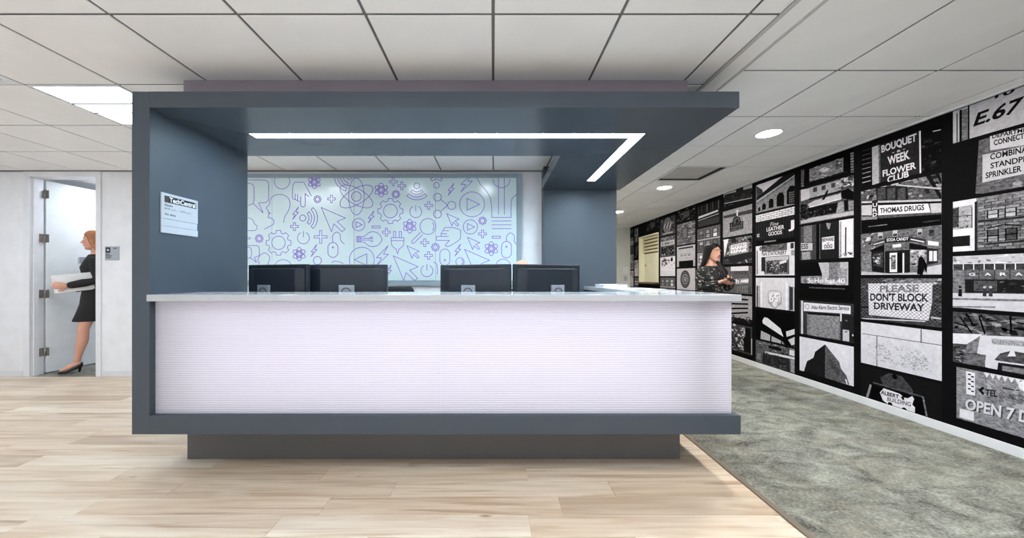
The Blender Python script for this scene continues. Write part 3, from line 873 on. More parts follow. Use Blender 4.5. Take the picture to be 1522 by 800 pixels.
# drawn from left to right
icon([A(z6, (-60, 70), (180, 70)) + smooth(A(z6, (180, 70), (208, 80), (218, 108))) + A(z6, (218, 215)) + smooth(A(z6, (218, 215), (208, 245), (180, 256))) + A(z6, (135, 258), (172, 340), (90, 262)),
      smooth(A(z6, (20, 92), (60, 98), (90, 112), (97, 140), (97, 235), (85, 265), (50, 278)))])
icon([arc(*z6(327, 80), 11.5, -30, 210)])
icon([A(z6, (430, 88), (505, 88), (566, 200)), smooth(A(z6, (430, 88), (416, 120), (411, 170), (412, 215), (432, 232))), A(z6, (435, 185), (435, 228), (458, 242), (470, 246)), A(z6, (455, 188), (455, 238)),
      smooth(A(z6, (480, 205), (478, 270), (488, 288), (505, 290), (517, 272), (516, 182))), A(z6, (516, 182), (545, 205))])
i_atom(*z6(592, 88), 9.8)
i_wifi(*z6(880, 40), 4.6, 150, 2)
icon([smooth(A(z6, (340, 418), (348, 375), (380, 318), (392, 262), (372, 212), (320, 189), (262, 198), (230, 232), (224, 268), (195, 300))) + A(z6, (195, 300), (216, 322), (214, 338), (232, 342), (218, 350), (213, 378)) + smooth(A(z6, (213, 378), (248, 388), (260, 408), (256, 434))) + A(z6, (182, 473))])
i_bolt(*z6(437, 342), 4.8, 9.2)
i_wifi(*z6(496, 382), 4.5, 0)
i_gear(*z6(617, 228), 5.4, 3.0); i_plus(*z6(732, 225), 5.6); i_plus(*z6(428, 452), 5.8); i_gear(*z6(140, 550), 5.9, 3.2)
i_gear(*z6(298, 585), 18.6, 10)
icon([smooth(A(z6, (-20, 400), (50, 380), (88, 400), (98, 425), (122, 450), (108, 482), (40, 484), (-30, 484)))])
i_power(*z6(502, 545), 8.8); i_plus(*z6(643, 537), 9.6, 0.17)
i_cursor(*z6(648, 295), 36)
i_atom(*z6(467, 677), 10); i_bolt(*z6(588, 648), 4.8, 9); i_minus(*z6(52, 548), 2.6, 1.2)
icon([circ(*z6(616, 730), 6)]); icon([arc(*z6(335, 800), 14, 200, 340)])
icon([A(z6, (-20, 608), (120, 608)) + smooth(A(z6, (120, 608), (136, 618), (140, 640))) + A(z6, (140, 690), (100, 705), (118, 745), (70, 710), (40, 712)), smooth(A(z6, (30, 620), (65, 625), (76, 650), (76, 690), (60, 712)))])
icon([smooth(A(z6, (135, 760), (140, 745), (128, 725), (150, 685), (185, 668), (215, 685), (225, 715), (205, 770)))])
i_mouse(*z3(415, 590), 7.4, 11, smooth(A(z3, (415, 555), (414, 525), (432, 508), (449, 522), (450, 545), (467, 562))), -1)
icon([smooth(A(z7, (15, 640), (30, 628), (70, 632), (95, 645)))])
i_atom(*z7(187, 175), 27.5); i_atom(*z7(361, 130), 10.4)
i_plus(*z7(445, 72), 5.8); i_plus(*z7(505, 100), 5.8); i_gear(*z7(463, 160), 5.8, 3.4)
i_wifi(*z7(610, 100), 4.3, 90); i_gear(*z7(425, 277), 18.8, 10.2); i_power(*z7(602, 282), 8.8); i_plus(*z7(693, 238), 5.8)
i_bolt(*z7(290, 318), 4.8, 9.2); i_play(*z7(202, 372), 9.2); i_minus(*z7(325, 388), 6, 1.5); i_plus(*z7(397, 425), 5.8)
icon([A(z7, (190, 455), (215, 455), (215, 493), (190, 493), (190, 455)), A(z7, (198, 455), (198, 493)), A(z7, (206, 455), (206, 493)), smooth(A(z7, (215, 458), (245, 452), (275, 428), (310, 422), (345, 438), (366, 475), (345, 510), (310, 525), (275, 520), (245, 498), (215, 490))), A(z7, (215, 468), (278, 468), (290, 458), (300, 458), (298, 470), (278, 470)), A(z7, (215, 480), (278, 480), (290, 490), (300, 490), (298, 478))])
icon([A(z7, (447, 462), (447, 420), (462, 420), (462, 462)), A(z7, (487, 462), (487, 420), (502, 420), (502, 462)), A(z7, (430, 464), (520, 464), (520, 484), (430, 484), (430, 464)), A(z7, (432, 484)) + smooth(A(z7, (432, 484), (436, 518), (466, 545))) + A(z7, (468, 560), (475, 576), (482, 560), (484, 545)) + smooth(A(z7, (484, 545), (515, 518), (518, 484)))])
i_atom(*z7(560, 383), 10.4)
icon([circ(*z7(687, 385), 11.8), A(z7, (650, 442), (592, 500), (582, 504), (573, 495), (576, 486), (634, 426)), arc(*z7(687, 385), 9, -40, 40)])
i_plus(*z7(665, 498), 5.8); i_plus(*z7(692, 588), 5.8); i_gear(*z7(740, 530), 6, 3.4)
i_cursor(*z7(540, 520), 18.5); i_cursor(*z7(445, 590), 37); i_power(*z7(680, 695), 8.8)
i_play(*z7(225, 617), 18.5, True); i_bolt(*z7(368, 590), 9.6, 15); i_bolt(*z7(412, 698), 4.6, 9)
i_wifi(*z8(88, 97), 4.2, 270, 1); i_bolt(*z8(190, 125), 4.8, 9); i_bolt(*z8(298, 78), 9.3, 14)
icon([circ(*z8(95, 180), 5.8), circ(*z8(195, 238), 6), circ(*z8(95, 298), 5.8), A(z8, (118, 196), (166, 236), (120, 278))])
i_play(*z8(337, 230), 18.5)
icon([smooth(A(z8, (372, 40), (395, 90), (440, 140), (466, 195), (474, 260), (475, 322))) + A(z8, (610, 322)) + smooth(A(z8, (610, 322), (611, 215), (622, 185), (660, 150))), A(z8, (522, 30), (522, 300)), A(z8, (563, 30), (563, 300)), arc(*z8(543, 55), 12.6, 0, 180)] + [A(z8, (475, yy), (610, yy)) for yy in (347, 373, 400)])
i_play(*z8(325, 388), 10.6); i_gear(*z8(410, 345), 5.8, 3.4); i_cursor(*z8(160, 295), 18.5)
icon([A(z8, (88, 455), (172, 455)), A(z8, (88, 455), (88, 482), (178, 482), (150, 515)) + smooth(A(z8, (150, 515), (160, 526), (185, 518), (230, 492), (256, 470))) + A(z8, (258, 412)) + smooth(A(z8, (258, 412), (220, 396), (150, 393), (135, 412))) + A(z8, (120, 435), (160, 437)), A(z8, (135, 412), (172, 416)), A(z8, (120, 435), (122, 454))])
i_plus(*z8(410, 437), 5.8); i_minus(*z8(506, 460), 6, 1.5); i_cursor(*z8(305, 460), 18.5); i_atom(*z8(472, 540), 10.4)
i_mouse(*z8(578, 547), 7.3, 12.2, smooth(A(z8, (578, 490), (579, 455), (605, 430), (632, 450), (632, 490), (652, 512))), -1)
i_mouse(*z8(147, 600), 7.4, 12.2, smooth(A(z8, (92, 720), (95, 690), (90, 650), (68, 634))), 1)
i_bolt(*z8(237, 550), 4.8, 9); icon([circ(*z8(253, 632), 6.2), arc(*z8(253, 632), 4.4, -60, 60)]); i_cursor(*z8(285, 545), 37); icon([arc(*z8(555, 665), 11, 190, 350)])

# ------------------------------------------------------------------ the mural's photographs
def px_wall(px, py):
    """picture point -> (y, z) on the mural wall"""
    y = F * WX / (px - 733.0)
    return y, EYE + (412.0 - py) * y / F

def clip_poly(P):
    for ax, lim, sg_ in ((0, 0.0, 1), (0, 1.0, -1), (1, 0.0, 1), (1, 1.0, -1)):
        out = []
        for i in range(len(P)):
            a, b = P[i - 1], P[i]
            da, db = sg_ * (a[ax] - lim), sg_ * (b[ax] - lim)
            if (da >= 0) != (db >= 0):
                t = da / (da - db)
                out.append((a[0] + (b[0] - a[0]) * t, a[1] + (b[1] - a[1]) * t))
            if db >= 0: out.append(b)
        P = out
        if len(P) < 3: return []
    return P

class Pic:
    """one printed photograph on the mural: flat inks on a rectangle yfar..ynear, z0..z1"""
    def __init__(s, col, z0, z1, bg=0.5, inset=0.0, ys=None):
        s.yf = GAP[col + 1] - 0.033 - inset
        s.yn = GAP[col] + 0.033
        if ys: s.yn, s.yf = ys
        s.z0, s.z1 = z0, z1
        s.v, s.f, s.c, s.n = [], [], [], 0
        s.zm = (0, 0, 1)
        s.asp = (s.z1 - s.z0) / (s.yf - s.yn)
        s.rnd = random.Random(col * 100 + int(z0 * 1000))
        s.r(0, 0, 1, 1, bg)
    def zoom(s, ox, oy, k): s.zm = (ox, oy, k); return s
    def q(s, a, b):
        y, z = px_wall(s.zm[0] + a / s.zm[2], s.zm[1] + b / s.zm[2])
        return ((s.yf - y) / (s.yf - s.yn), (z - s.z0) / (s.z1 - s.z0))
    def poly(s, P, g, layer=True):
        if layer: s.n += 1
        P = clip_poly(list(P))
        if len(P) < 3: return s
        k = len(s.v)
        for u, v in P:
            s.v.append((-0.0006 - 0.00004 * s.n, s.yf + (s.yn - s.yf) * u, s.z0 + (s.z1 - s.z0) * v))
        s.f.append(tuple(range(k, k + len(P)))); s.c.append(g)
        return s
    def P(s, pts, g): return s.poly([s.q(*p) for p in pts], g)
    def r(s, u0, v0, u1, v1, g): return s.poly([(u0, v0), (u1, v0), (u1, v1), (u0, v1)], g)
    def R(s, a0, b0, a1, b1, g):
        """upright rectangle from two opposite zoomed points"""
        p, q = s.q(a0, b0), s.q(a1, b1)
        return s.r(min(p[0], q[0]), min(p[1], q[1]), max(p[0], q[0]), max(p[1], q[1]), g)
    def l(s, p, q, wd, g):
        dx, dy = (q[0] - p[0]), (q[1] - p[1]) * s.asp
        L = math.hypot(dx, dy) or 1e-6
        nx, ny = -dy / L * wd / 2, dx / L * wd / 2 / s.asp
        return s.poly([(p[0] + nx, p[1] + ny), (q[0] + nx, q[1] + ny), (q[0] - nx, q[1] - ny), (p[0] - nx, p[1] - ny)], g)
    def L(s, p, q, wd, g): return s.l(s.q(*p), s.q(*q), wd, g)
    def ell(s, u, v, ru, g, rv=None, a0=0, a1=360):
        rv = ru / s.asp if rv is None else rv
        return s.poly([(u + ru * math.cos(math.radians(a0 + (a1 - a0) * k / 20)), v + rv * math.sin(math.radians(a0 + (a1 - a0) * k / 20))) for k in range(20 if a1 - a0 == 360 else 21)], g)
    def t(s, txt, bl, br, tl, g, bold=0.02, frac=1.0):
        """lettering on the parallelogram bl, br, tl (uv)"""
        T, asp = text_tris(txt, bold)
        ex = ((br[0] - bl[0]) / frac, (br[1] - bl[1]) / frac); ey = (tl[0] - bl[0], tl[1] - bl[1])
        s.n += 1
        for tri in T:
            s.poly([(bl[0] + ex[0] * a + ey[0] * b, bl[1] + ex[1] * a + ey[1] * b) for a, b in tri], g, False)
        return s
    def T(s, txt, bl, br, tl, g, bold=0.02, frac=1.0): return s.t(txt, s.q(*bl), s.q(*br), s.q(*tl), g, bold, frac)
    def clutter(s, u0, v0, u1, v1, n, g0, g1, sz=0.06):
        s.n += 1
        R = s.rnd
        for _ in range(n):
            u, v = R.uniform(u0, u1), R.uniform(v0, v1)
            a, b = R.uniform(0.2, 1) * sz, R.uniform(0.2, 1) * sz
            sk = R.uniform(-0.4, 0.4) * sz
            if _ % 8 == 0: s.n += 1
            P = [(u, v), (u + a, v + sk * 0.3), (u + a + sk, v + b), (u + sk, v + b)]
            P = [(min(max(p[0], u0), u1), min(max(p[1], v0), v1)) for p in P]
            s.poly(P, R.uniform(g0, g1), False)
        return s
    def bricks(s, u0, v0, u1, v1, nx, ny, g0, g1, gj):
        s.r(u0, v0, u1, v1, gj); s.n += 1
        w_, h_ = (u1 - u0) / nx, (v1 - v0) / ny
        for j in range(ny):
            o = 0.5 * (j % 2)
            for i in range(-1, nx + 1):
                a, b = max(u0, u0 + (i + o) * w_ + w_ * 0.04), min(u1, u0 + (i + 1 + o) * w_ - w_ * 0.04)
                if b > a: s.poly([(a, v0 + (j + 0.1) * h_), (b, v0 + (j + 0.1) * h_), (b, v0 + (j + 0.9) * h_), (a, v0 + (j + 0.9) * h_)], s.rnd.uniform(g0, g1), False)
        return s
    def window(s, u0, v0, u1, v1, gf, gg, nx=1, ny=2):
        s.r(u0, v0, u1, v1, gf); w_, h_ = (u1 - u0), (v1 - v0)
        s.n += 1
        for i in range(nx):
            for j in range(ny):
                s.poly([(u0 + w_ * (i + 0.12) / nx, v0 + h_ * (j + 0.1) / ny), (u0 + w_ * (i + 0.88) / nx, v0 + h_ * (j + 0.1) / ny), (u0 + w_ * (i + 0.88) / nx, v0 + h_ * (j + 0.9) / ny), (u0 + w_ * (i + 0.12) / nx, v0 + h_ * (j + 0.9) / ny)], min(1, max(0, gg + s.rnd.uniform(-0.15, 0.15))), False)
        return s
    def done(s):
        me = bpy.data.meshes.new('mural_photo')
        me.from_pydata(s.v, [], s.f)
        at = me.attributes.new('ink', 'FLOAT_COLOR', 'CORNER')
        i = 0
        for f, g in zip(s.f, s.c):
            g = max(0.04, min(1.0, g)); g = g + 0.25 * (g - 0.5) * (1 - abs(2 * g - 1)) + 0.04 * (g > 0.6); a = min(0.93, g ** 2.2 * 0.95)
            for _ in f:
                at.data[i].color = (a * 0.985, a * 0.955, a * 1.02, 1.0); i += 1
        me.materials.append(M['print'])
        return obj('mural_photo', me, wall_right, (WX, 0, 0))

GAP = [2.0] + [2.67 + 0.66 * k for k in range(11)]      # column joints; column 0 is the nearest
EVEN = [(2.19, CEIL - 0.02), (1.775, 2.165), (1.375, 1.75), (0.955, 1.34), (0.55, 0.925), (0.135, 0.515)]
ODD = [(2.02, 2.37), (1.60, 1.99), (1.205, 1.588), (0.795, 1.174), (0.382, 0.766), (0.075, 0.355)]

# --- column 0
p = Pic(0, 2.19, CEIL - 0.02, 0.72).zoom(1400, 110, 4.443)
p.R(97, 260, 104, 450, 0.12).R(116, 240, 132, 450, 0.10).R(132, 240, 172, 440, 0.5).R(172, 210, 183, 430, 0.08)
p.T('E.67', (205, 352), (510, 250), (240, 252), 0.12, 0.03).T('10', (345, 165), (470, 130), (372, 112), 0.12, 0.03)
p.done()
p = Pic(0, 1.775, 2.165, 0.10).zoom(1400, 110, 4.443)
p.P([(245, 440), (620, 330), (620, 800), (222, 790)], 0.42)
p.clutter(p.q(250, 600)[0], 0.0, 1, 1, 150, 0.3, 0.5, 0.04)
p.P([(318, 408), (640, 330), (640, 455), (320, 505)], 0.78).P([(270, 535), (640, 455), (640, 640), (268, 718)], 0.74)
p.T('DEPARTMENT', (333, 428), (542, 385), (335, 400), 0.15, 0.03, 0.72).T('CONNECTION', (345, 474), (542, 428), (343, 437), 0.13, 0.03, 0.72)
p.T('COMBINATION', (320, 568), (556, 518), (320, 528), 0.13, 0.025, 0.63).T('STANDPIPE', (322, 626), (545, 582), (322, 588), 0.13, 0.025, 0.78).T('SPRINKLER', (290, 692), (528, 645), (290, 652), 0.13, 0.025)
p.P([(470, 720), (500, 700), (530, 715), (530, 745), (470, 750)], 0.6)
p.done()
p = Pic(0, 1.375, 1.75, 0.5).zoom(1400, 270, 4.0)
p.bricks(p.q(215, 200)[0], 0, 1, 0.94, 7, 18, 0.42, 0.6, 0.3)
p.R(66, 120, 205, 410, 0.86).R(66, 155, 182, 275, 0.62).R(66, 160, 100, 270, 0.3)
for xx in (98, 180): p.L((xx, 150), (xx, 276), 0.008, 0.1)
p.L((66, 208), (182, 200), 0.008, 0.1).R(66, 328, 168, 382, 0.15).R(195, 120, 212, 410, 0.2)
p.clutter(0.03, 0.4, 0.14, 0.8, 14, 0.2, 0.85, 0.05)
for a, b, c_, d_ in ((268, 165, 340, 222), (373, 150, 447, 212), (268, 282, 340, 362), (377, 272, 452, 352), (490, 140, 560, 200), (492, 262, 565, 342)):
    u0, v0 = p.q(a, d_); u1, v1 = p.q(c_, b); p.window(u0, v0, u1, v1, 0.1, 0.7 if b < 200 else 0.45)
p.L((215, 238), (620, 195), 0.02, 0.2).L((265, 372), (620, 340), 0.02, 0.2).L((270, 280), (370, 255), 0.014, 0.15).L((370, 255), (480, 262), 0.014, 0.15)
p.done()
p = Pic(0, 0.955, 1.34, 0.36).zoom(1400, 270, 4.0)
p.P([(66, 440), (700, 420), (700, 500), (66, 520)], 0.72).clutter(0, 0.8, 1, 1, 40, 0.35, 0.9, 0.08)
p.P([(66, 492), (700, 480), (700, 520), (66, 525)], 0.28)
for k in range(14):
    a = 66 + k * 62; p.L((a, 482), (a, 526), 0.009, 0.85)
p.L((66, 488), (700, 482), 0.01, 0.8).P([(140, 525), (700, 522), (700, 582), (140, 576)], 0.42).P([(66, 530), (136, 528), (136, 660), (66, 658)], 0.5)
for k, ch in enumerate('GARAGE'):
    u, v = p.q(162 + 93 * k - k * k * 0.5, 560); p.t(ch, (u, v), (u + 0.055, v), (u, v + 0.055), 0.88, 0.02)
    p.L((222 + 92 * k, 524), (222 + 92 * k, 578), 0.006, 0.2)
p.P([(140, 582), (700, 585), (700, 665), (140, 660)], 0.16).clutter(0.3, 0.28, 1, 0.52, 40, 0.1, 0.5, 0.05).R(192, 590, 330, 655, 0.34)
p.P([(66, 662), (700, 672), (700, 800), (66, 745)], 0.75).P([(66, 692), (700, 705), (700, 720), (66, 702)], 0.5).P([(66, 740), (320, 742), (320, 752), (66, 748)], 0.55)
for a, g in ((110, 0.12), (256, 0.25), (292, 0.3)):
    p.P([(a - 12, 682), (a + 12, 684), (a + 10, 640), (a - 8, 640)], g)
    u, v = p.q(a, 628); p.ell(u, v, 0.013, 0.7 if a > 200 else 0.12)
p.done()
p = Pic(0, 0.55, 0.925, 0.34).zoom(1400, 440, 3.333)
p.clutter(0, 0.55, 1, 1, 120, 0.08, 0.6, 0.1).P([(55, 185), (200, 190), (165, 215), (125, 240), (55, 235)], 0.85).clutter(0.0, 0, 0.12, 0.35, 40, 0.05, 0.8, 0.04)
p.P([(190, 195), (450, 205), (450, 420), (215, 352), (215, 295), (175, 285)], 0.80).P([(120, 285), (220, 292), (212, 352), (105, 335)], 0.45).P([(130, 235), (190, 200), (175, 285), (112, 280)], 0.5)
p.P([(245, 210), (450, 225), (450, 255), (250, 240)], 0.66).t('GREENWICH', p.q(250, 235), p.q(420, 252), p.q(250, 215), 0.5, 0.01)
p.P([(262, 315), (290, 285), (345, 272), (450, 290), (450, 345), (270, 320)], 0.35).P([(280, 330), (450, 352), (450, 420), (275, 370)], 0.15).P([(300, 345), (450, 368), (450, 420), (300, 380)], 0.5)
p.P([(325, 300), (345, 268), (360, 275), (368, 300)], 0.85)
for a, b, c_, d_ in ((95, 110, 150, 185), (185, 100, 215, 190), (60, 130, 120, 150), (340, 100, 345, 180), (355, 160, 450, 170), (120, 85, 160, 150)):
    p.L((a, b), (c_, d_), 0.016, 0.06)
p.done()
p = Pic(0, 0.135, 0.515, 0.56, 0.02).zoom(1400, 440, 3.333)
p.clutter(0, 0.45, 1, 0.9, 60, 0.48, 0.66, 0.1)
for k in range(16):
    u = 0.25 + k * 0.05; p.poly([(u, 1.0), (u + 0.025, 0.9), (u + 0.05, 1.0)], 0.85)
p.P([(120, 372), (165, 382), (165, 495), (122, 485)], 0.88)
for k in range(8):
    a = 130 + (k % 2) * 16; b = 384 + k * 12; p.R(a, b, a + 14, b + 10, 0.12)
p.P([(90, 558), (160, 574), (160, 622), (88, 600)], 0.86)
p.P([(180, 466), (205, 448), (212, 458), (200, 470), (212, 482), (205, 492)], 0.14).R(302, 452, 360, 470, 0.12)
p.T('TEL', (215, 494), (275, 502), (218, 462), 0.18, 0.03).T('CONNECTION', (285, 502), (430, 530), (288, 476), 0.3, 0.0)
p.ell(p.q(420, 450)[0], p.q(420, 450)[1], 0.06, 0.9)
p.T('OPEN 7 DAYS', (122, 567), (415, 635), (126, 512), 0.34, 0.05, 0.66).T('OPEN 7 DAYS', (116, 562), (409, 630), (120, 507), 0.82, 0.03, 0.66)
p.done()
# --- column 1
p = Pic(1, 2.02, 2.37, 0.09).zoom(1270, 170, 5.333)
for k in range(9):
    b = 255 + k * 36; p.L((62, b), (130, b - 18), 0.012, 0.2 + 0.06 * k)
p.P([(140, 240), (190, 215), (195, 545), (142, 560)], 0.66).P([(190, 215), (204, 210), (208, 540), (195, 545)], 0.4).P([(208, 210), (512, 95), (520, 470), (208, 540)], 0.2)
p.P([(512, 98), (526, 94), (530, 465), (518, 468)], 0.85).clutter(0.78, 0, 0.99, 0.8, 40, 0.05, 0.28, 0.07).L((622, 136), (686, 122), 0.012, 0.7)
p.T('BOUQUET', (216, 316), (495, 222), (214, 248), 0.82, 0.03).T('- a -', (300, 314), (404, 282), (300, 298), 0.8, 0.02).T('WEEK', (268, 404), (442, 352), (262, 338), 0.84, 0.03)
p.T('FLOWER', (226, 496), (490, 430), (224, 445), 0.86, 0.025).T('CLUB', (262, 545), (432, 498), (262, 495), 0.84, 0.025)
p.done()
p = Pic(1, 1.60, 1.99, 0.36).zoom(1270, 170, 5.333)
p.P([(58, 585), (690, 465), (690, 560), (58, 660)], 0.4).clutter(0, 0.6, 1, 1, 110, 0.08, 0.75, 0.09)
p.P([(170, 580), (420, 560), (430, 680), (178, 690)], 0.16)
for a in (185, 262, 345): p.P([(a, 590), (a + 62, 580), (a + 62, 672), (a, 682)], 0.32)
p.P([(600, 470), (690, 640), (690, 690), (560, 480)], 0.14).P([(640, 462), (690, 560), (690, 520), (670, 462)], 0.12).L((330, 560), (690, 590), 0.02, 0.7)
p.P([(58, 690), (690, 672), (690, 690), (58, 705)], 0.7).P([(58, 705), (690, 688), (690, 704), (58, 722)], 0.1)
p.P([(58, 722), (140, 718), (140, 800), (58, 800)], 0.7)
p.P([(190, 722), (585, 708), (605, 778), (190, 800)], 0.85).P([(600, 708), (690, 704), (690, 778), (612, 782)], 0.72)
p.T('THOMAS DRUGS', (204, 785), (555, 760), (204, 744), 0.12, 0.03)
p.P([(140, 685), (186, 676), (190, 830), (140, 836)], 0.2).T('D', (146, 812), (182, 806), (146, 784), 0.85).T('R', (146, 776), (182, 770), (146, 748), 0.85).T('U', (146, 738), (182, 732), (146, 706), 0.85)
p.zoom(1270, 310, 4.707)
p.P([(50, 78), (612, 40), (612, 130), (50, 180)], 0.07).L((100, 128), (230, 112), 0.012, 0.5).L((480, 96), (600, 82), 0.014, 0.3).P([(50, 60), (160, 56), (160, 74), (50, 82)], 0.55)
p.done()
p = Pic(1, 1.205, 1.588, 0.45).zoom(1270, 310, 4.707)
p.clutter(0, 0.5, 0.2, 1, 30, 0.1, 0.8, 0.07).P([(125, 180), (240, 150), (560, 130), (590, 240), (210, 260), (128, 260)], 0.44)
for a, b in ((165, 172), (268, 155), (440, 145), (525, 150)): p.R(a, b, a + 34, b + 40, 0.7 if a != 525 else 0.2).R(a + 3, b + 22, a + 31, b + 38, 0.3)
p.P([(130, 235), (215, 212), (215, 245), (130, 265)], 0.3).P([(215, 205), (385, 195), (385, 232), (215, 240)], 0.12).P([(385, 195), (500, 215), (500, 245), (385, 232)], 0.25).P([(515, 225), (590, 235), (590, 262), (515, 255)], 0.88)
p.T('SODA CANDY', (226, 232), (380, 222), (226, 210), 0.85, 0.02)
p.L((135, 252), (210, 232), 0.016, 0.75).L((395, 215), (490, 235), 0.016, 0.8)
p.P([(218, 245), (385, 238), (385, 290), (218, 300)], 0.42).R(268, 252, 328, 270, 0.8)
p.P([(115, 290), (210, 250), (210, 455), (125, 440)], 0.14).P([(120, 290), (208, 258), (208, 290), (120, 300)], 0.08)
p.P([(130, 318), (200, 305), (200, 412), (132, 400)], 0.3).clutter(0.17, 0.25, 0.28, 0.48, 40, 0.1, 0.9, 0.05)
p.R(215, 300, 390, 458, 0.15).R(248, 312, 300, 445, 0.85).R(258, 328, 290, 425, 0.4).R(302, 312, 350, 455, 0.08).R(338, 312, 350, 455, 0.8).clutter(0.4, 0.12, 0.48, 0.4, 20, 0.2, 0.8, 0.04)
p.P([(385, 240), (510, 265), (510, 290), (385, 285)], 0.1).P([(392, 288), (505, 290), (505, 390), (392, 410)], 0.6).clutter(0.64, 0.2, 0.84, 0.52, 40, 0.15, 0.95, 0.06)
p.P([(510, 275), (585, 285), (585, 380), (510, 395)], 0.2)
for a in (525, 555): p.R(a, 298, a + 24, 368, 0.85)
p.P([(50, 440), (250, 455), (612, 440), (612, 470), (50, 470)], 0.7).P([(505, 410), (612, 390), (612, 470), (505, 470)], 0.72).P([(55, 330), (120, 300), (120, 430), (55, 440)], 0.5)
p.P([(440, 460), (450, 350), (470, 330), (490, 355), (512, 400), (508, 455), (490, 420), (480, 465)], 0.08)
p.done()
p = Pic(1, 0.795, 1.174, 0.25).zoom(1270, 310, 4.707)
p.clutter(0, 0, 1, 1, 200, 0.1, 0.5, 0.07).R(225, 488, 610, 530, 0.5).clutter(0.3, 0.85, 1, 1, 60, 0.15, 0.8, 0.06)
p.P([(98, 525), (548, 522), (545, 660), (520, 785), (102, 745)], 0.9)
p.T('PLEASE', (180, 588), (452, 586), (180, 538), 0.55, 0.035).T("DON'T BLOCK", (112, 646), (522, 655), (112, 592), 0.12, 0.035).T('DRIVEWAY', (138, 705), (495, 722), (138, 657), 0.12, 0.035)
u0, v0 = p.q(50, 790); u1, v1 = p.q(612, 490)
for k in range(-12, 21):
    u = k * 0.05
    p.n += 0; p.l((u, 0.05), (u + 0.62, 1.0), 0.0045, 0.42); p.l((u + 0.62, 0.05), (u, 1.0), 0.0045, 0.42)
p.r(0, 0, 1, 0.06, 0.3).L((50, 690), (105, 690), 0.02, 0.05).L((55, 770), (500, 790), 0.014, 0.8).L((540, 762), (610, 772), 0.02, 0.75)
p.done()
p = Pic(1, 0.382, 0.766, 0.80).zoom(1270, 470, 4.707)
p.L((52, 122), (612, 205), 0.009, 0.3).L((467, 92), (467, 187), 0.011, 0.25).L((157, 138), (157, 350), 0.011, 0.3)
p.clutter(0.2, 0.1, 0.85, 0.55, 170, 0.58, 0.74, 0.035).clutter(0.55, 0.12, 0.9, 0.42, 60, 0.45, 0.6, 0.02).clutter(0.1, 0.2, 0.3, 0.5, 40, 0.55, 0.7, 0.02)
p.done()
p = Pic(1, 0.072, 0.355, 0.13).zoom(1270, 470, 4.707)
p.P([(180, 430), (240, 400), (330, 420), (400, 500), (420, 560), (200, 480)], 0.3).ell(*p.q(282, 425), 0.035, 0.05)
p.L((85, 580), (115, 480), 0.03, 0.6).L((130, 465), (480, 565), 0.02, 0.38).L((480, 565), (510, 720), 0.02, 0.5).P([(120, 480), (475, 575), (500, 720), (110, 580)], 0.06)
p.P([(178, 535), (205, 505), (320, 545), (345, 570), (375, 575), (405, 560), (418, 580), (405, 620), (425, 640), (422, 690), (380, 675), (330, 650), (290, 645), (240, 620), (200, 590)], 0.88)
p.P([(325, 565), (345, 560), (350, 590), (335, 585)], 0.1).ell(*p.q(250, 617), 0.03, 0.08).ell(*p.q(350, 655), 0.03, 0.08)
p.T('ALBERT', (185, 545), (310, 580), (187, 518), 0.1, 0.03).T('BUILDING', (230, 594), (395, 634), (232, 566), 0.1, 0.01)
p.done()
# --- column 2
p = Pic(2, 2.19, CEIL - 0.02, 0.06).zoom(1180, 220, 6.664)
p.P([(72, 220), (102, 210), (98, 382), (72, 388)], 0.45).P([(560, 50), (600, 40), (600, 240), (565, 246)], 0.5)
for k in range(7): p.L((74, 235 + k * 22), (98, 228 + k * 22), 0.012, 0.12).L((560, 72 + k * 27), (600, 60 + k * 27), 0.014, 0.1)
p.P([(155, 210), (490, 95), (490, 235), (155, 335)], 0.52).P([(240, 225), (300, 190), (360, 205), (300, 245)], 0.78).P([(415, 125), (478, 105), (478, 195), (415, 215)], 0.36).clutter(0.2, 0.1, 0.8, 0.75, 70, 0.4, 0.75, 0.05).L((150, 345), (530, 235), 0.02, 0.16)
p.done()
p = Pic(2, 1.775, 2.165, 0.35).zoom(1180, 220, 6.664)
p.P([(70, 415), (160, 400), (160, 500), (70, 530)], 0.75).P([(155, 395), (470, 315), (470, 420), (155, 500)], 0.62)
for a in (190, 275, 370): p.P([(a, 395 - (a - 190) * 0.24), (a + 40, 385 - (a - 190) * 0.24), (a + 40, 430 - (a - 190) * 0.24), (a, 440 - (a - 190) * 0.24)], 0.3)
p.clutter(0.68, 0.6, 1, 1, 50, 0.1, 0.9, 0.09).P([(150, 500), (465, 420), (465, 440), (150, 520)], 0.15).P([(135, 560), (205, 520), (465, 450), (470, 500), (160, 590)], 0.72).L((150, 590), (470, 502), 0.02, 0.85)
p.P([(275, 520), (330, 415), (345, 420), (305, 510)], 0.08).P([(465, 430), (540, 400), (600, 440), (600, 520), (480, 500)], 0.06).P([(135, 595), (440, 540), (415, 640), (150, 690)], 0.1).clutter(0.15, 0.12, 0.65, 0.35, 50, 0.05, 0.45, 0.05)
p.P([(440, 540), (500, 525), (500, 630), (420, 645)], 0.6).P([(495, 520), (540, 510), (540, 620), (500, 625)], 0.1).P([(540, 530), (600, 520), (600, 610), (545, 620)], 0.55).P([(70, 710), (600, 620), (600, 660), (70, 752)], 0.68).P([(70, 560), (130, 560), (120, 700), (70, 690)], 0.1).clutter(0, 0.1, 0.2, 0.5, 40, 0.05, 0.35, 0.08)
p.done()
p = Pic(2, 1.375, 1.75, 0.2).zoom(1180, 320, 6.154)
p.P([(65, 95), (205, 80), (205, 405), (65, 415)], 0.34).P([(90, 100), (165, 92), (165, 245), (90, 250)], 0.5).P([(65, 255), (170, 255), (170, 320), (65, 325)], 0.72).T('ESS', (70, 310), (130, 308), (70, 265), 0.1).P([(75, 340), (150, 335), (150, 402), (75, 408)], 0.6).R(170, 90, 205, 400, 0.3).R(205, 80, 235, 410, 0.06)
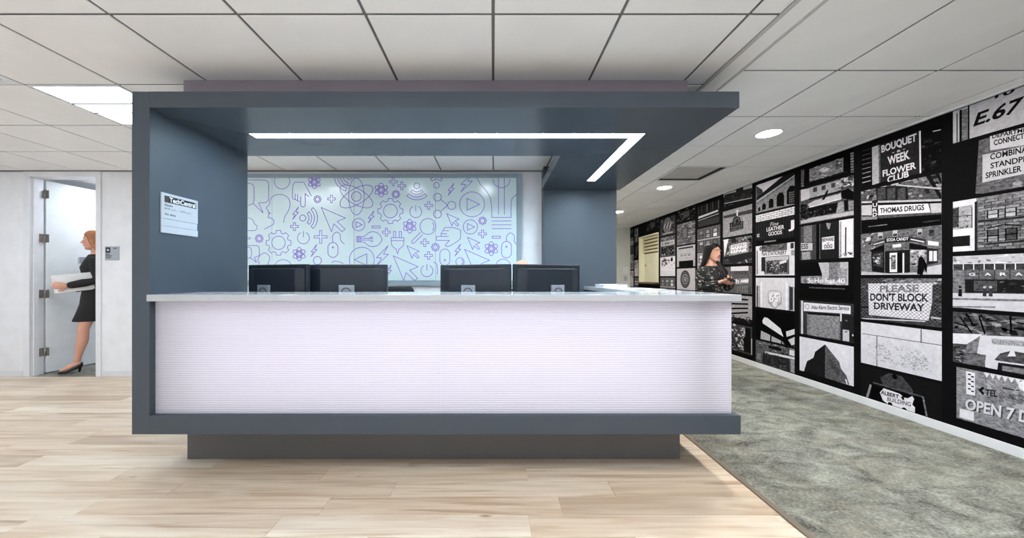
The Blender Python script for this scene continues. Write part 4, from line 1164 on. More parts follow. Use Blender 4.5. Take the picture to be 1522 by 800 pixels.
p.R(235, 70, 242, 400, 0.45).P([(240, 72), (412, 45), (412, 390), (240, 400)], 0.17)
for k in range(6): p.L((262 + k * 26, 70), (262 + k * 26, 395), 0.004, 0.1)
p.P([(295, 70), (340, 75), (325, 130), (308, 125)], 0.55).P([(258, 205), (370, 190), (370, 308), (258, 315)], 0.85)
p.T('BEWARE', (262, 244), (366, 234), (262, 212), 0.14, 0.03).T('of', (298, 265), (325, 262), (298, 250), 0.2).T('DOG', (280, 306), (352, 300), (280, 270), 0.14, 0.03)
p.P([(415, 45), (555, 28), (555, 385), (415, 390)], 0.88).L((476, 110), (474, 345), 0.022, 0.2).R(420, 60, 436, 385, 0.6).R(540, 40, 555, 380, 0.7).clutter(0.74, 0.02, 0.98, 0.14, 25, 0.1, 0.9, 0.05)
p.done()
p = Pic(2, 0.955, 1.34, 0.07).zoom(1180, 320, 6.154)
p.P([(225, 435), (500, 428), (500, 640), (260, 640), (258, 540)], 0.68).P([(320, 432), (420, 430), (420, 600), (320, 600)], 0.5).P([(400, 485), (490, 490), (480, 640), (410, 640)], 0.6).P([(65, 560), (260, 555), (260, 640), (65, 620)], 0.55).clutter(0.05, 0.35, 0.85, 0.55, 60, 0.25, 0.7, 0.06).R(498, 430, 556, 760, 0.08)
p.P([(65, 622), (500, 645), (500, 800), (65, 800)], 0.07).T('SoHo hat 40', (125, 620), (468, 625), (125, 575), 0.9, 0.02).L((140, 662), (465, 675), 0.02, 0.36)
p.done()
p = Pic(2, 0.55, 0.925, 0.26).zoom(1180, 440, 5.0)
p.R(54, 35, 68, 288, 0.8).P([(74, 48), (422, 75), (422, 135), (74, 112)], 0.86).ell(*p.q(100, 80), 0.045, 0.4).ell(*p.q(100, 80), 0.037, 0.84)
p.T('Atlas Alarm Electric Service', (130, 98), (410, 108), (130, 68), 0.28, 0.02)
p.P([(98, 128), (345, 150), (345, 330), (98, 290)], 0.5).P([(115, 140), (335, 158), (335, 320), (115, 292)], 0.56)
for k in range(10): p.L((115, 155 + k * 14), (335, 172 + k * 15), 0.003, 0.44)
p.P([(100, 122), (350, 140), (350, 152), (100, 136)], 0.08).P([(345, 130), (356, 131), (356, 190), (345, 188)], 0.85).P([(358, 140), (452, 150), (452, 345), (358, 330)], 0.18).P([(364, 250), (412, 256), (412, 340), (364, 332)], 0.72).R(380, 262, 398, 272, 0.1).R(380, 178, 400, 190, 0.4).R(434, 285, 444, 300, 0.8)
p.done()
p = Pic(2, 0.135, 0.515, 0.86).zoom(1180, 440, 5.0)
p.P([(75, 560), (98, 485), (145, 460), (158, 415), (232, 360), (232, 610), (232, 640), (70, 575)], 0.16).P([(232, 360), (338, 492), (350, 540), (390, 590), (412, 660), (232, 612)], 0.4)
for k in range(4): p.L((262 + 2 * k, 465 + 14 * k), (345 - 2 * k, 560 + 12 * k), 0.009, 0.14)
p.P([(380, 618), (392, 622), (402, 660), (390, 650)], 0.9)
p.done()
# --- column 3
p = Pic(3, 2.02, 2.39, 0.45).zoom(1110, 250, 8.889)
p.P([(130, 215), (500, 85), (240, 300), (215, 320), (205, 285), (135, 240)], 0.86).P([(130, 240), (205, 285), (215, 325), (140, 400)], 0.3).P([(240, 300), (500, 85), (640, 50), (640, 80), (130, 450), (130, 400)], 0.16).P([(130, 430), (640, 85), (640, 100), (130, 460)], 0.65).P([(130, 480), (460, 250), (640, 130), (640, 480), (130, 590)], 0.56)
for a, b, w_, h_ in ((165, 565, 14, 50), (228, 545, 24, 80), (322, 520, 32, 118), (445, 500, 50, 180), (590, 470, 62, 240)):
    p.P([(a - w_, b + 10), (a + w_, b), (a + w_, b - h_ * 0.75), (a + w_ * 0.6, b - h_), (a - w_ * 0.3, b - h_ * 0.98), (a - w_, b - h_ * 0.7)], 0.08)
for k in range(5): p.L((560, 330 + k * 30), (630, 310 + k * 30), 0.008, 0.55)
for k in range(3): p.L((565 + k * 22, 310), (570 + k * 22, 460), 0.008, 0.5)
p.done()
p = Pic(3, 1.60, 1.997, 0.15).zoom(1110, 250, 8.889)
u0, v0 = p.q(130, 718); p.bricks(0, v0, 1, 1.0, 7, 4, 0.8, 0.9, 0.45)
p.zoom(1110, 330, 6.667)
p.r(0, 0.0, 1, v0 - 0.01, 0.15)
for k in range(14): p.r(k * 0.072, 0.18, k * 0.072 + 0.03, v0 - 0.03, 0.2)
p.T('Fine', (232, 45), (312, 32), (240, 5), 0.75, 0.0).T('LEATHER', (197, 96), (372, 68), (197, 58), 0.86, 0.02).T('GOODS', (214, 140), (350, 120), (214, 102), 0.86, 0.02).T('J', (412, 95), (472, 85), (412, -10), 0.9, 0.04).T('E', (102, 152), (128, 148), (102, 122), 0.7, 0.03)
p.P([(98, 192), (488, 150), (488, 195), (98, 232)], 0.05).P([(175, 192), (290, 178), (290, 192), (175, 206)], 0.5)
p.done()
p = Pic(3, 1.205, 1.588, 0.84).zoom(1110, 330, 6.667)
p.R(148, 225, 400, 285, 0.4).clutter(0.1, 0.82, 0.75, 1, 40, 0.2, 0.55, 0.08).R(400, 205, 432, 290, 0.85).R(434, 210, 466, 262, 0.25).R(440, 278, 485, 330, 0.6).P([(148, 300), (400, 278), (400, 342), (148, 352)], 0.83)
p.T('Park STATIONERY', (150, 338), (395, 322), (150, 300), 0.22, 0.025).R(145, 350, 420, 518, 0.2).R(185, 375, 410, 515, 0.55).R(195, 385, 258, 505, 0.22).R(325, 385, 405, 500, 0.25).R(262, 380, 320, 520, 0.35).clutter(0.25, 0.1, 0.75, 0.5, 90, 0.08, 0.85, 0.05).P([(325, 395), (395, 372), (395, 400), (330, 420)], 0.82).R(185, 352, 415, 372, 0.7)
p.R(262, 470, 272, 520, 0.06).P([(100, 285), (108, 285), (108, 520), (100, 520)], 0.1).ell(*p.q(160, 510), 0.05, 0.85)
p.done()
p = Pic(3, 0.795, 1.176, 0.80).zoom(1070, 430, 5.715)
p.R(312, -30, 322, 180, 0.2).R(322, -30, 342, 180, 0.62).R(585, -30, 600, 185, 0.55).R(592, -20, 626, 180, 0.25).R(622, -20, 640, 182, 0.75).R(632, -20, 640, 182, 0.15).R(345, -60, 360, 180, 0.9).R(560, -60, 575, 180, 0.92)
p.P([(405, 30), (425, 10), (515, 15), (525, 60), (525, 130), (495, 145), (470, 168), (440, 150), (410, 115)], 0.62).P([(412, 35), (430, 18), (510, 22), (518, 62), (512, 110), (470, 120), (420, 105)], 0.84).ell(*p.q(467, 128), 0.06, 0.88)
p.T('65', (424, 108), (505, 112), (424, 38), 0.42, 0.05).T('65', (420, 106), (501, 110), (420, 36), 0.93, 0.03)
p.done()
p = Pic(3, 0.385, 0.77, 0.05).zoom(1070, 430, 5.715)
p.P([(362, 265), (378, 238), (405, 245), (515, 335), (540, 405), (365, 290)], 0.86).P([(350, 352), (428, 390), (426, 442), (345, 425)], 0.66).P([(440, 398), (520, 438), (520, 468), (438, 450)], 0.66).P([(528, 440), (550, 470), (530, 466)], 0.6).P([(562, 360), (645, 335), (645, 380), (568, 405)], 0.82).P([(580, 430), (645, 402), (645, 465), (610, 478)], 0.78).P([(618, 488), (645, 478), (645, 492)], 0.6)
p.done()
p = Pic(3, 0.075, 0.358, 0.4).zoom(1070, 430, 5.715)
p.clutter(0, 0.6, 1, 1, 60, 0.1, 0.7, 0.1).P([(385, 528), (640, 580), (640, 600), (385, 545)], 0.85).P([(365, 545), (590, 590), (598, 705), (360, 625)], 0.22).clutter(0.2, 0.0, 0.8, 0.55, 80, 0.05, 0.5, 0.06).P([(592, 515), (640, 525), (640, 570), (592, 560)], 0.85).P([(312, 540), (350, 548), (345, 600), (312, 590)], 0.5).P([(415, 475), (525, 505), (520, 530), (415, 500)], 0.1).P([(600, 595), (640, 605), (640, 715), (605, 705)], 0.6)
p.done()
# --- column 4
p = Pic(4, 2.19, CEIL - 0.02, 0.12).zoom(1060, 260, 5.714)
p.P([(90, 150), (335, 75), (335, 130), (90, 190)], 0.7).P([(195, 120), (255, 95), (262, 190), (195, 200)], 0.2).P([(95, 170), (330, 110), (335, 200), (92, 240)], 0.22).clutter(0, 0.1, 1, 0.7, 50, 0.05, 0.4, 0.1).L((95, 245), (330, 195), 0.014, 0.7)
p.done()
p = Pic(4, 1.775, 2.165, 0.58).zoom(1060, 260, 5.714)
p.P([(88, 350), (335, 290), (338, 325), (88, 372)], 0.3).P([(195, 300), (215, 300), (208, 350), (200, 350)], 0.8).L((205, 310), (150, 405), 0.008, 0.3).L((207, 310), (250, 385), 0.008, 0.3)
p.P([(140, 410), (162, 405), (175, 365), (200, 350), (228, 362), (238, 395), (255, 390), (257, 458), (142, 486)], 0.13).P([(150, 418), (170, 410), (182, 372), (205, 360), (224, 372), (232, 402), (248, 398), (248, 440), (150, 464)], 0.36).T('BAR', (162, 446), (240, 428), (162, 412), 0.16, 0.04).ell(*p.q(204, 392), 0.05, 0.18).L((146, 474), (252, 450), 0.012, 0.5)
p.done()
p = Pic(4, 1.375, 1.745, 0.28).zoom(1060, 260, 5.714)
p.clutter(0, 0, 1, 1, 120, 0.06, 0.75, 0.14).P([(90, 545), (135, 530), (110, 640), (95, 700)], 0.85).P([(135, 605), (300, 568), (305, 660), (135, 690)], 0.55).T('SCOOTER', (150, 614), (288, 590), (150, 596), 0.9, 0.03).T('MARINE', (150, 640), (288, 618), (150, 616), 0.92, 0.04).T('REPAIR', (150, 670), (290, 650), (150, 644), 0.92, 0.04).P([(95, 700), (335, 650), (335, 700), (180, 755)], 0.2)
p.done()
p = Pic(4, 0.955, 1.335, 0.4).zoom(1020, 350, 8.0)
p.P([(530, 365), (740, 360), (740, 420), (530, 425)], 0.8).P([(560, 425), (740, 420), (740, 460), (560, 470)], 0.35).P([(570, 520), (740, 505), (740, 570), (590, 585)], 0.55).P([(640, 560), (660, 530), (740, 520), (740, 560)], 0.85).T('h', (590, 575), (625, 570), (590, 520), 0.92).P([(590, 610), (740, 600), (740, 690), (590, 690)], 0.5)
for k in range(9): p.L((600 + k * 20, 612), (600 + k * 20, 690), 0.014, 0.12)
p.done()
p = Pic(4, 0.55, 0.925, 0.62).zoom(1070, 430, 5.715)
for k in range(4): p.P([(20, 70 + k * 44), (240, 84 + k * 36), (240, 98 + k * 36), (20, 84 + k * 44)], 0.08)
p.P([(20, 225), (280, 262), (280, 320), (20, 300)], 0.14).clutter(0.2, 0, 0.95, 0.25, 30, 0.05, 0.7, 0.08)
p.done()
p = Pic(4, 0.135, 0.515, 0.3).zoom(1070, 430, 5.715)
p.clutter(0, 0, 0.75, 1, 150, 0.05, 0.9, 0.09).R(190, 320, 262, 545, 0.12).T('24', (195, 400), (215, 405), (195, 320), 0.85)
p.clutter(0.62, 0.05, 0.74, 0.9, 40, 0.6, 0.95, 0.05).R(268, 420, 280, 560, 0.8)
p.done()

# --- the far columns, a few pixels per detail
def far_pic(col, z, kind, seed, ys=None):
    p = Pic(col, z[0], z[1], 0.3, 0.0, ys); R = random.Random(seed); p.rnd = R
    if kind == 'stone':
        p.r(0, 0, 1, 1, 0.66); p.clutter(0, 0, 1, 1, 30, 0.6, 0.74, 0.12); p.r(0.12, 0.0, 0.9, 0.28, 0.1)
        for k in range(3): p.l((0.2 + k * 0.22, 0.62), (0.32 + k * 0.22, 0.55), 0.02, 0.2); p.ell(0.28 + k * 0.2, 0.6, 0.06, 0.3); p.ell(0.28 + k * 0.2, 0.62, 0.05, 0.66)
        p.r(0.1, 0.86, 0.9, 0.93, 0.2)
    elif kind == 'medal':
        p.r(0, 0, 1, 1, 0.7)
        for k, g in enumerate((0.15, 0.45, 0.2, 0.6, 0.3, 0.55)): p.ell(0.47, 0.5, 0.27 - 0.035 * k, g)
        p.clutter(0.32, 0.35, 0.62, 0.65, 14, 0.2, 0.6, 0.05)
    elif kind == 'brick':
        p.bricks(0, 0, 1, 1, 6, 11, 0.35, 0.62, 0.25); p.r(0.28, 0.25, 0.62, 0.78, 0.3); p.r(0.33, 0.3, 0.57, 0.73, 0.46); p.clutter(0.3, 0.3, 0.6, 0.7, 20, 0.15, 0.6, 0.06)
    elif kind == 'crest':
        p.r(0, 0, 1, 1, 0.3); p.clutter(0, 0, 1, 1, 40, 0.15, 0.5, 0.14); p.ell(0.5, 0.55, 0.33, 0.16); p.ell(0.5, 0.55, 0.28, 0.45)
        for k in range(5): p.l((0.25 + 0.1 * k, 0.4), (0.38 + 0.1 * k, 0.68), 0.03, 0.12 if k % 2 else 0.75)
        p.r(0.15, 0.06, 0.85, 0.14, 0.6)
    elif kind == 'banner':
        p.r(0, 0, 1, 1, 0.18)
        for k in range(12): p.r(0.04 + k * 0.08, 0.62, 0.07 + k * 0.08, 1, R.uniform(0.1, 0.5))
        p.poly([(0.05, 0.42), (0.92, 0.5), (0.92, 0.58), (0.05, 0.52)], 0.8); p.poly([(0.03, 0.3), (0.95, 0.38), (0.95, 0.42), (0.03, 0.35)], 0.6); p.r(0.05, 0.02, 0.95, 0.28, 0.28)
    elif kind == 'shop':
        p.r(0, 0, 1, 1, 0.4); p.r(0.05, 0.55, 0.95, 0.78, R.uniform(0.6, 0.85))
        for k in range(8): p.r(0.12 + 0.1 * k, 0.6, 0.12 + 0.1 * k + R.uniform(0.03, 0.07), 0.72, 0.15)
        p.r(0.08, 0.05, 0.92, 0.5, 0.14); p.clutter(0.08, 0.05, 0.92, 0.5, 50, 0.08, 0.75, 0.09); p.clutter(0, 0.8, 1, 1, 20, 0.2, 0.7, 0.14)
        p.r(0.45, 0.02, 0.58, 0.48, 0.3)
    elif kind == 'facade':
        p.r(0, 0, 1, 1, R.uniform(0.35, 0.6))
        for i in range(3):
            for j in range(2): p.window(0.08 + i * 0.31, 0.1 + j * 0.46, 0.28 + i * 0.31, 0.44 + j * 0.46, 0.1, R.uniform(0.3, 0.75), 1, 2)
        p.r(0, 0.5, 1, 0.53, 0.75)
    elif kind == 'bright':
        p.r(0, 0, 1, 1, 0.8); p.clutter(0.05, 0.5, 0.95, 0.95, 26, 0.1, 0.6, 0.16); p.r(0.05, 0.3, 0.95, 0.45, 0.86); p.clutter(0.1, 0.32, 0.9, 0.43, 16, 0.1, 0.5, 0.05)
    else:
        p.r(0, 0, 1, 1, 0.12); p.clutter(0, 0, 1, 1, 60, 0.06, 0.5, 0.14); p.r(0.35, 0.3, 0.7, 0.75, 0.35)
    p.done()
KF = ['banner', 'facade', 'facade', 'shop', 'facade', 'shop']
KG = ['dark', 'brick', 'stone', 'medal', 'shop', 'facade']
KH = ['crest', 'shop', 'bright', 'facade', 'brick', 'dark']
KI = ['dark', None, None, None, 'brick', 'facade']
KJ = ['facade', 'dark', 'bright', 'shop', 'brick', 'shop']
for col, ks, cells in ((5, KF, ODD), (6, KG, EVEN), (7, KH, ODD), (8, KI, EVEN), (9, KJ, ODD)):
    for k, (kd, z) in enumerate(zip(ks, cells)):
        if kd is None: continue
        far_pic(col, z, kd, col * 10 + k, (SY1 + 0.035, GAP[10] - 0.033) if col == 9 and z[0] < SZ1 + 0.04 and z[1] > SZ0 - 0.06 else None)
for k, z in enumerate(EVEN):
    far_pic(10, z, ['dark', 'shop', 'facade', 'bright', 'dark', 'shop'][k], 900 + k, (GAP[10] + 0.033, YF - 0.004))

# ------------------------------------------------------------------ office chairs
def office_chair(x, y, rz, label, top=1.10):
    t = thing('office_chair', label, 'chair', (x, y, 0), rz, 'office chairs behind the desk')
    m = MB()
    for k in range(5):
        a = 2 * math.pi * k / 5 + 0.3
        m.limb([(0.03 * math.cos(a), 0.03 * math.sin(a), 0.09), (0.29 * math.cos(a), 0.29 * math.sin(a), 0.07)], [0.022, 0.016], 8)
    m.build('star_base', M['black_plastic'], t)
    for k in range(5):
        a = 2 * math.pi * k / 5 + 0.3
        MB().lathe([(0.012, -0.02), (0.028, -0.018), (0.028, 0.018), (0.012, 0.02)], (0, 0, 0), 14, M=Matrix.Translation((0.29 * math.cos(a), 0.29 * math.sin(a), 0.0285)) @ Matrix.Rotation(math.pi / 2, 4, 'X')).build('caster', M['black_plastic'], t)
    MB().lathe([(0.028, 0.09), (0.028, 0.26), (0.018, 0.26), (0.018, 0.42)], n=16).build('gas_column', M['steel'], t)
    MB().box(-0.24, 0.24, -0.23, 0.22, 0.42, 0.49, bevel=0.03, seg=3).build('seat', M['mesh_fabric'], t)
    rs = []
    for z, w_, yo in ((0.56, 0.19, 0.235), (0.66, 0.22, 0.25), (0.85, 0.23, 0.262), (1.0, 0.22, 0.28), (top - 0.03, 0.205, 0.29), (top, 0.18, 0.295)):
        rs.append([Vector((w_ * math.copysign(abs(math.cos(a)) ** 0.5, math.cos(a)), yo + 0.05 * (abs(math.cos(a)) ** 2) * -0.8 + 0.02 * math.sin(a), z)) for a in [2 * math.pi * k / 24 for k in range(24)]])
    MB().rings(rs).build('backrest', M['mesh_fabric'], t)
    MB().limb([(0, 0.1, 0.41), (0, 0.27, 0.43), (0, 0.29, 0.7)], [0.025, 0.025, 0.02], 8).build('back_support', M['black_plastic'], t)
    for s_ in (-1, 1):
        MB().limb([(0.24 * s_, 0.05, 0.45), (0.28 * s_, 0.05, 0.5), (0.28 * s_, 0.05, 0.66)], [0.016] * 3, 8).box(0.25 * s_ - 0.025 + 0.03 * s_, 0.25 * s_ + 0.025 + 0.03 * s_, -0.1, 0.16, 0.66, 0.69, bevel=0.01).build('armrest', M['black_plastic'], t)
    return t
office_chair(-0.95, 3.42, math.pi + 0.1, 'empty black office chair behind the two monitors nearest the pillar', 1.10)
office_chair(0.27, 3.32, 0.0, 'black office chair under the bald seated person', 1.06)

# ------------------------------------------------------------------ people
def remeshed(mb, voxel, name, smooth_it=4):
    me = bpy.data.meshes.new(name); mb.bm.to_mesh(me); mb.bm.free()
    o = bpy.data.objects.new(name, me); COL.objects.link(o)
    r = o.modifiers.new('r', 'REMESH'); r.mode = 'VOXEL'; r.voxel_size = voxel; r.use_smooth_shade = True
    if smooth_it:
        s_ = o.modifiers.new('s', 'SMOOTH'); s_.factor = 0.5; s_.iterations = smooth_it
    dg = bpy.context.evaluated_depsgraph_get()
    out = bpy.data.meshes.new_from_object(o.evaluated_get(dg))
    bpy.data.objects.remove(o); bpy.data.meshes.remove(me)
    for p in out.polygons: p.use_smooth = True
    out.name = name
    return out

def ell_ring(c, rx_, ry_, n=20, M_=None):
    r = [Vector((c[0] + rx_ * math.cos(2 * math.pi * k / n), c[1] + ry_ * math.sin(2 * math.pi * k / n), c[2])) for k in range(n)]
    return [M_ @ p for p in r] if M_ is not None else r

HEAD = [(-0.118, 0.018, 0.020, -0.058), (-0.106, 0.036, 0.038, -0.050), (-0.085, 0.050, 0.060, -0.030), (-0.05, 0.062, 0.082, -0.009), (-0.01, 0.070, 0.093, 0.0), (0.03, 0.074, 0.098, 0.003), (0.065, 0.070, 0.092, 0.005), (0.092, 0.055, 0.072, 0.006), (0.108, 0.033, 0.043, 0.006), (0.114, 0.012, 0.016, 0.006)]
def add_head(mb, MH):
    mb.rings([ell_ring((0, yo, z), a, b, 20, MH) for z, a, b, yo in HEAD])
    mb.limb([MH @ Vector(p) for p in ((0, -0.090, 0.012), (0, -0.101, -0.010), (0, -0.113, -0.032), (0, -0.092, -0.042))], [0.007, 0.009, 0.0125, 0.009], 10)
    for s_ in (-1, 1):
        mb.blob((0, 0, 0), (0.008, 0.018, 0.03), M=MH @ Matrix.Translation((0.072 * s_, 0.012, -0.012)) @ Matrix.Rotation(0.25 * s_, 4, 'Z'))
        mb.blob((0, 0, 0), (0.020, 0.012, 0.010), M=MH @ Matrix.Translation((0.030 * s_, -0.084, 0.026)))
    mb.blob((0, 0, 0), (0.024, 0.010, 0.008), M=MH @ Matrix.Translation((0, -0.088, -0.064)))
def face_parts(root, MH, brow):
    for s_ in (-1, 1):
        e = MB().blob((0, 0, 0), (0.013, 0.007, 0.0075), M=MH @ Matrix.Translation((0.031 * s_, -0.0875, 0.004))).build('eye', M['eye'], root)
        MB().blob((0, 0, 0), (0.006, 0.004, 0.0065), M=MH @ Matrix.Translation((0.031 * s_, -0.0925, 0.004))).build('iris', M['iris'], e)
        MB().limb([MH @ Vector((0.014 * s_, -0.094, 0.029)), MH @ Vector((0.032 * s_, -0.093, 0.034)), MH @ Vector((0.050 * s_, -0.081, 0.030))], [0.003, 0.0038, 0.002], 6).build('eyebrow', brow, root)
    MB().limb([MH @ Vector((-0.023, -0.090, -0.064)), MH @ Vector((0, -0.0985, -0.062)), MH @ Vector((0.023, -0.090, -0.064))], [0.003, 0.0065, 0.003], 8).build('lips', M['lips'], root)

def add_hand(mb, wpos, d_, n_, side, curl=0.5, k=1.0):
    """wrist position, direction of the fingers, direction the palm faces, side +1/-1 for the thumb"""
    d_ = Vector(d_).normalized(); n_ = Vector(n_); n_ = (n_ - d_ * n_.dot(d_)).normalized(); s_ = d_.cross(n_) * side
    w_ = Vector(wpos)
    rs = []
    for t, a, b in ((0.0, 0.022, 0.019), (0.02, 0.028, 0.018), (0.05, 0.038, 0.016), (0.08, 0.041, 0.014), (0.092, 0.036, 0.011)):
        c = w_ + d_ * t * k
        rs.append([c + s_ * a * k * math.cos(2 * math.pi * i / 14) + n_ * b * k * math.sin(2 * math.pi * i / 14) for i in range(14)])
    mb.rings(rs)
    for i, (off, L) in enumerate(((0.031, 0.070), (0.0105, 0.078), (-0.0105, 0.073), (-0.031, 0.058))):
        p = w_ + d_ * 0.082 * k + s_ * off * k; pts = [p]; a = 0.15
        for q in (0.45, 0.32, 0.23):
            a += curl * (0.8 if q > 0.4 else 1.0)
            p = p + (d_ * math.cos(a) + n_ * math.sin(a) + s_ * off * 0.8) * L * q * k; pts.append(p)
        mb.limb(pts, [0.0088 * k, 0.0085 * k, 0.0078 * k, 0.0066 * k], 8)
    p = w_ + d_ * 0.022 * k + s_ * 0.026 * k
    mb.limb([p, p + (s_ * 0.03 + d_ * 0.022 + n_ * 0.012) * k, p + (s_ * 0.04 + d_ * 0.052 + n_ * 0.024) * k, p + (s_ * 0.036 + d_ * 0.075 + n_ * 0.032) * k], [0.013 * k, 0.012 * k, 0.0098 * k, 0.0078 * k], 8)

def hair(name, MH, m_, root, length, seed, puff=1.0, side=0.0):
    """shell of hair round head and neck, open at the face"""
    R = random.Random(seed); n = 44
    prof = [(0.127, 0.012, 0.016, 0.0, 0), (0.122, 0.045, 0.056, 0.008, 0), (0.105, 0.066, 0.085, 0.010, 0), (0.08, 0.079, 0.100, 0.012, 0), (0.066, 0.082, 0.1055, 0.010, 12), (0.05, 0.085, 0.108, 0.010, 32), (0.03, 0.087, 0.110, 0.010, 48), (-0.01, 0.091, 0.111, 0.012, 55), (-0.06, 0.096, 0.108, 0.018, 62), (-0.11, 0.102, 0.100, 0.030, 72)]
    z = -0.15
    while z > -0.115 - length:
        prof.append((z, 0.108 - (z + 0.15) * 0.12, 0.095, 0.045 - (z + 0.15) * 0.18, 82 if z > -0.2 else 92)); z -= 0.045
    ph = [R.uniform(0, 6.28) for _ in range(4)]
    vs, fs = [], []
    for z, a, b, yo, op in prof:
        for layer in (0, 1):
            for i in range(n):
                t = math.radians(op) + (2 * math.pi - 2 * math.radians(op)) * i / (n - 1)
                q = 1 + 0.022 * math.sin(t * 17 + ph[0] + z * 12) + 0.015 * math.sin(t * 29 + ph[1]) if op else 1.0
                sc = (q * puff) if layer == 0 else 0.80
                vs.append(MH @ Vector((a * sc * math.sin(t), yo - b * sc * math.cos(t), z - (0.012 if layer else 0) * (1 if z > 0.07 else 0) - 0.01 * side * math.sin(t))))
    W = 2 * n
    for j in range(len(prof) - 1):
        for i in range(n - 1):
            o0, o1 = j * W + i, (j + 1) * W + i
            fs.append((o0, o0 + 1, o1 + 1, o1)); fs.append((o0 + n, o1 + n, o1 + n + 1, o0 + n + 1))
        for e, fl in ((0, 0), (n - 1, 1)):
            a_, b_, c_, d_ = j * W + e, j * W + n + e, (j + 1) * W + n + e, (j + 1) * W + e
            fs.append((a_, d_, c_, b_) if fl == 0 else (a_, b_, c_, d_))
    j = len(prof) - 1
    for i in range(n - 1): fs.append((j * W + i, j * W + i + 1, j * W + n + i + 1, j * W + n + i))
    vs.append(MH @ Vector((0, 0.0, 0.129))); c = len(vs) - 1
    for i in range(n - 1): fs.append((c, i + 1, i))
    me = bpy.data.meshes.new(name); me.from_pydata([tuple(v) for v in vs], [], fs); me.materials.append(m_)
    for p in me.polygons: p.use_smooth = True
    return obj(name, me, root)

TORSO_F = [(0.84, 0.10, 0.085, 0.0), (0.90, 0.165, 0.115, 0.0), (0.97, 0.160, 0.110, 0.0), (1.06, 0.122, 0.090, 0.0), (1.12, 0.122, 0.090, 0.0), (1.20, 0.140, 0.105, -0.008), (1.27, 0.152, 0.112, -0.014), (1.34, 0.160, 0.092, -0.004), (1.395, 0.150, 0.075, 0.004), (1.43, 0.085, 0.058, 0.006), (1.47, 0.054, 0.052, 0.004), (1.52, 0.049, 0.050, 0.0), (1.56, 0.05, 0.05, 0.0)]

def dressed(root, J, k, cloth_mat, cloth_name, skirt=None, sleeves=True, trousers=None, shoes='heel', voxel=0.0045):
    pass

# --- person in the corridor (patterned blouse), origin at the feet, facing -y before turning
def woman(label, loc, rz, scale, head_yaw, hair_mat, hair_len, arms, legs, top_mat, top_name, skirt, seed, heel=0.0, head_tilt=0.0):
    root = thing('person', label, 'person', loc, rz)
    root.scale = (scale, scale, scale)
    MH = Matrix.Translation((0, -0.012, 1.605)) @ Matrix.Rotation(head_yaw, 4, 'Z') @ Matrix.Rotation(head_tilt, 4, 'X')
    b = MB()
    b.rings([ell_ring((0, yo, z), a, c) for z, a, c, yo in TORSO_F])
    add_head(b, MH)
    c = MB()                       # clothing
    for s_, A in zip((1, -1), arms):
        sh_, el, wr, hd, pn = [Vector(v) for v in A]
        b.limb([(0.09 * s_, 0, 1.380), sh_, (sh_ + el) / 2, el, (el * 0.6 + wr * 0.4), wr], [0.036, 0.044, 0.041, 0.037, 0.037, 0.024], 12)
        add_hand(b, wr, hd, pn, s_, 0.55, 1.04)
        c.limb([(0.08 * s_, 0, 1.382), sh_ + Vector((0, 0, 0.002)), (sh_ + el) / 2, el, el * 0.5 + wr * 0.5, el * 0.1 + wr * 0.9], [0.044, 0.055, 0.054, 0.050, 0.048, 0.040], 14)
    for s_, Lg in zip((1, -1), legs):
        hp, kn, an, toe = [Vector(v) for v in Lg]
        b.limb([hp, hp * 0.65 + kn * 0.35, kn, kn * 0.65 + an * 0.35 + Vector((0, 0.012, 0)), an * 0.85 + kn * 0.15, an], [0.088, 0.074, 0.051, 0.051, 0.032, 0.030], 14)
        hl = an + (an - toe).normalized() * 0.02; hl.z = an.z - 0.035
        b.limb([hl, an * 0.5 + toe * 0.5 + Vector((0, 0, -0.012)), toe], [0.028, 0.032, 0.024], 12)
    body = remeshed(b, 0.0045, 'body', 3)
    body.materials.append(M['skin'])
    bo = obj('body', body, root)
    c.rings([ell_ring((0, yo, z), a + 0.016, d_ + 0.016) for z, a, d_, yo in TORSO_F if 0.86 < z < 1.44])
    if skirt:
        c.rings([ell_ring((0, yo, z), a, d_, 24) for z, a, d_, yo in skirt])
    co = remeshed(c, 0.007, top_name, 4)
    co.materials.append(top_mat)
    obj(top_name, co, root)
    face_parts(root, MH, hair_mat)
    hair('hair', MH, hair_mat, root, hair_len, seed)
    return root, MH

def shoe(root, an, toe, heel):
    an, toe = Vector(an), Vector(toe)
    f = (toe - an); f.z = 0; f.normalize(); s_ = f.cross(Vector((0, 0, 1)))
    base = min(toe.z - 0.026, 0.0 if toe.z < 0.06 else toe.z - 0.03)
    hb = Vector((an.x, an.y, 0)) - f * 0.045
    m = MB(); rs = []
    L = (Vector((toe.x, toe.y, 0)) - hb).length + 0.035
    for t, w_, h_ in ((0.0, 0.024, 0.050), (0.12, 0.033, 0.052), (0.35, 0.034, 0.040), (0.6, 0.041, 0.034), (0.82, 0.040, 0.032), (0.95, 0.024, 0.026), (1.0, 0.009, 0.014)):
        zb = (an.z - 0.075) * max(0.0, 1 - t / 0.62) + max(0.0, toe.z - 0.030) * min(1, t / 0.62) + 0.001
        cpt = hb + f * L * t
        rs.append([cpt + s_ * w_ * x + Vector((0, 0, zb + h_ * z)) for x, z in ((-0.8, 0), (0.8, 0), (1, 0.25), (0.95, 0.6), (0.7, 1.0), (-0.7, 1.0), (-0.95, 0.6), (-1, 0.25))])
    m.rings(rs)
    if heel > 0.03:
        hp = hb + f * 0.02
        zt = an.z - 0.07
        m.limb([hp + Vector((0, 0, zt + 0.01)), hp + f * 0.008 + Vector((0, 0, max(0.004, zt - heel + 0.006)))], [0.018, 0.008], 8, round_ends=False)
    m.build('shoe', M['shoe'], root)

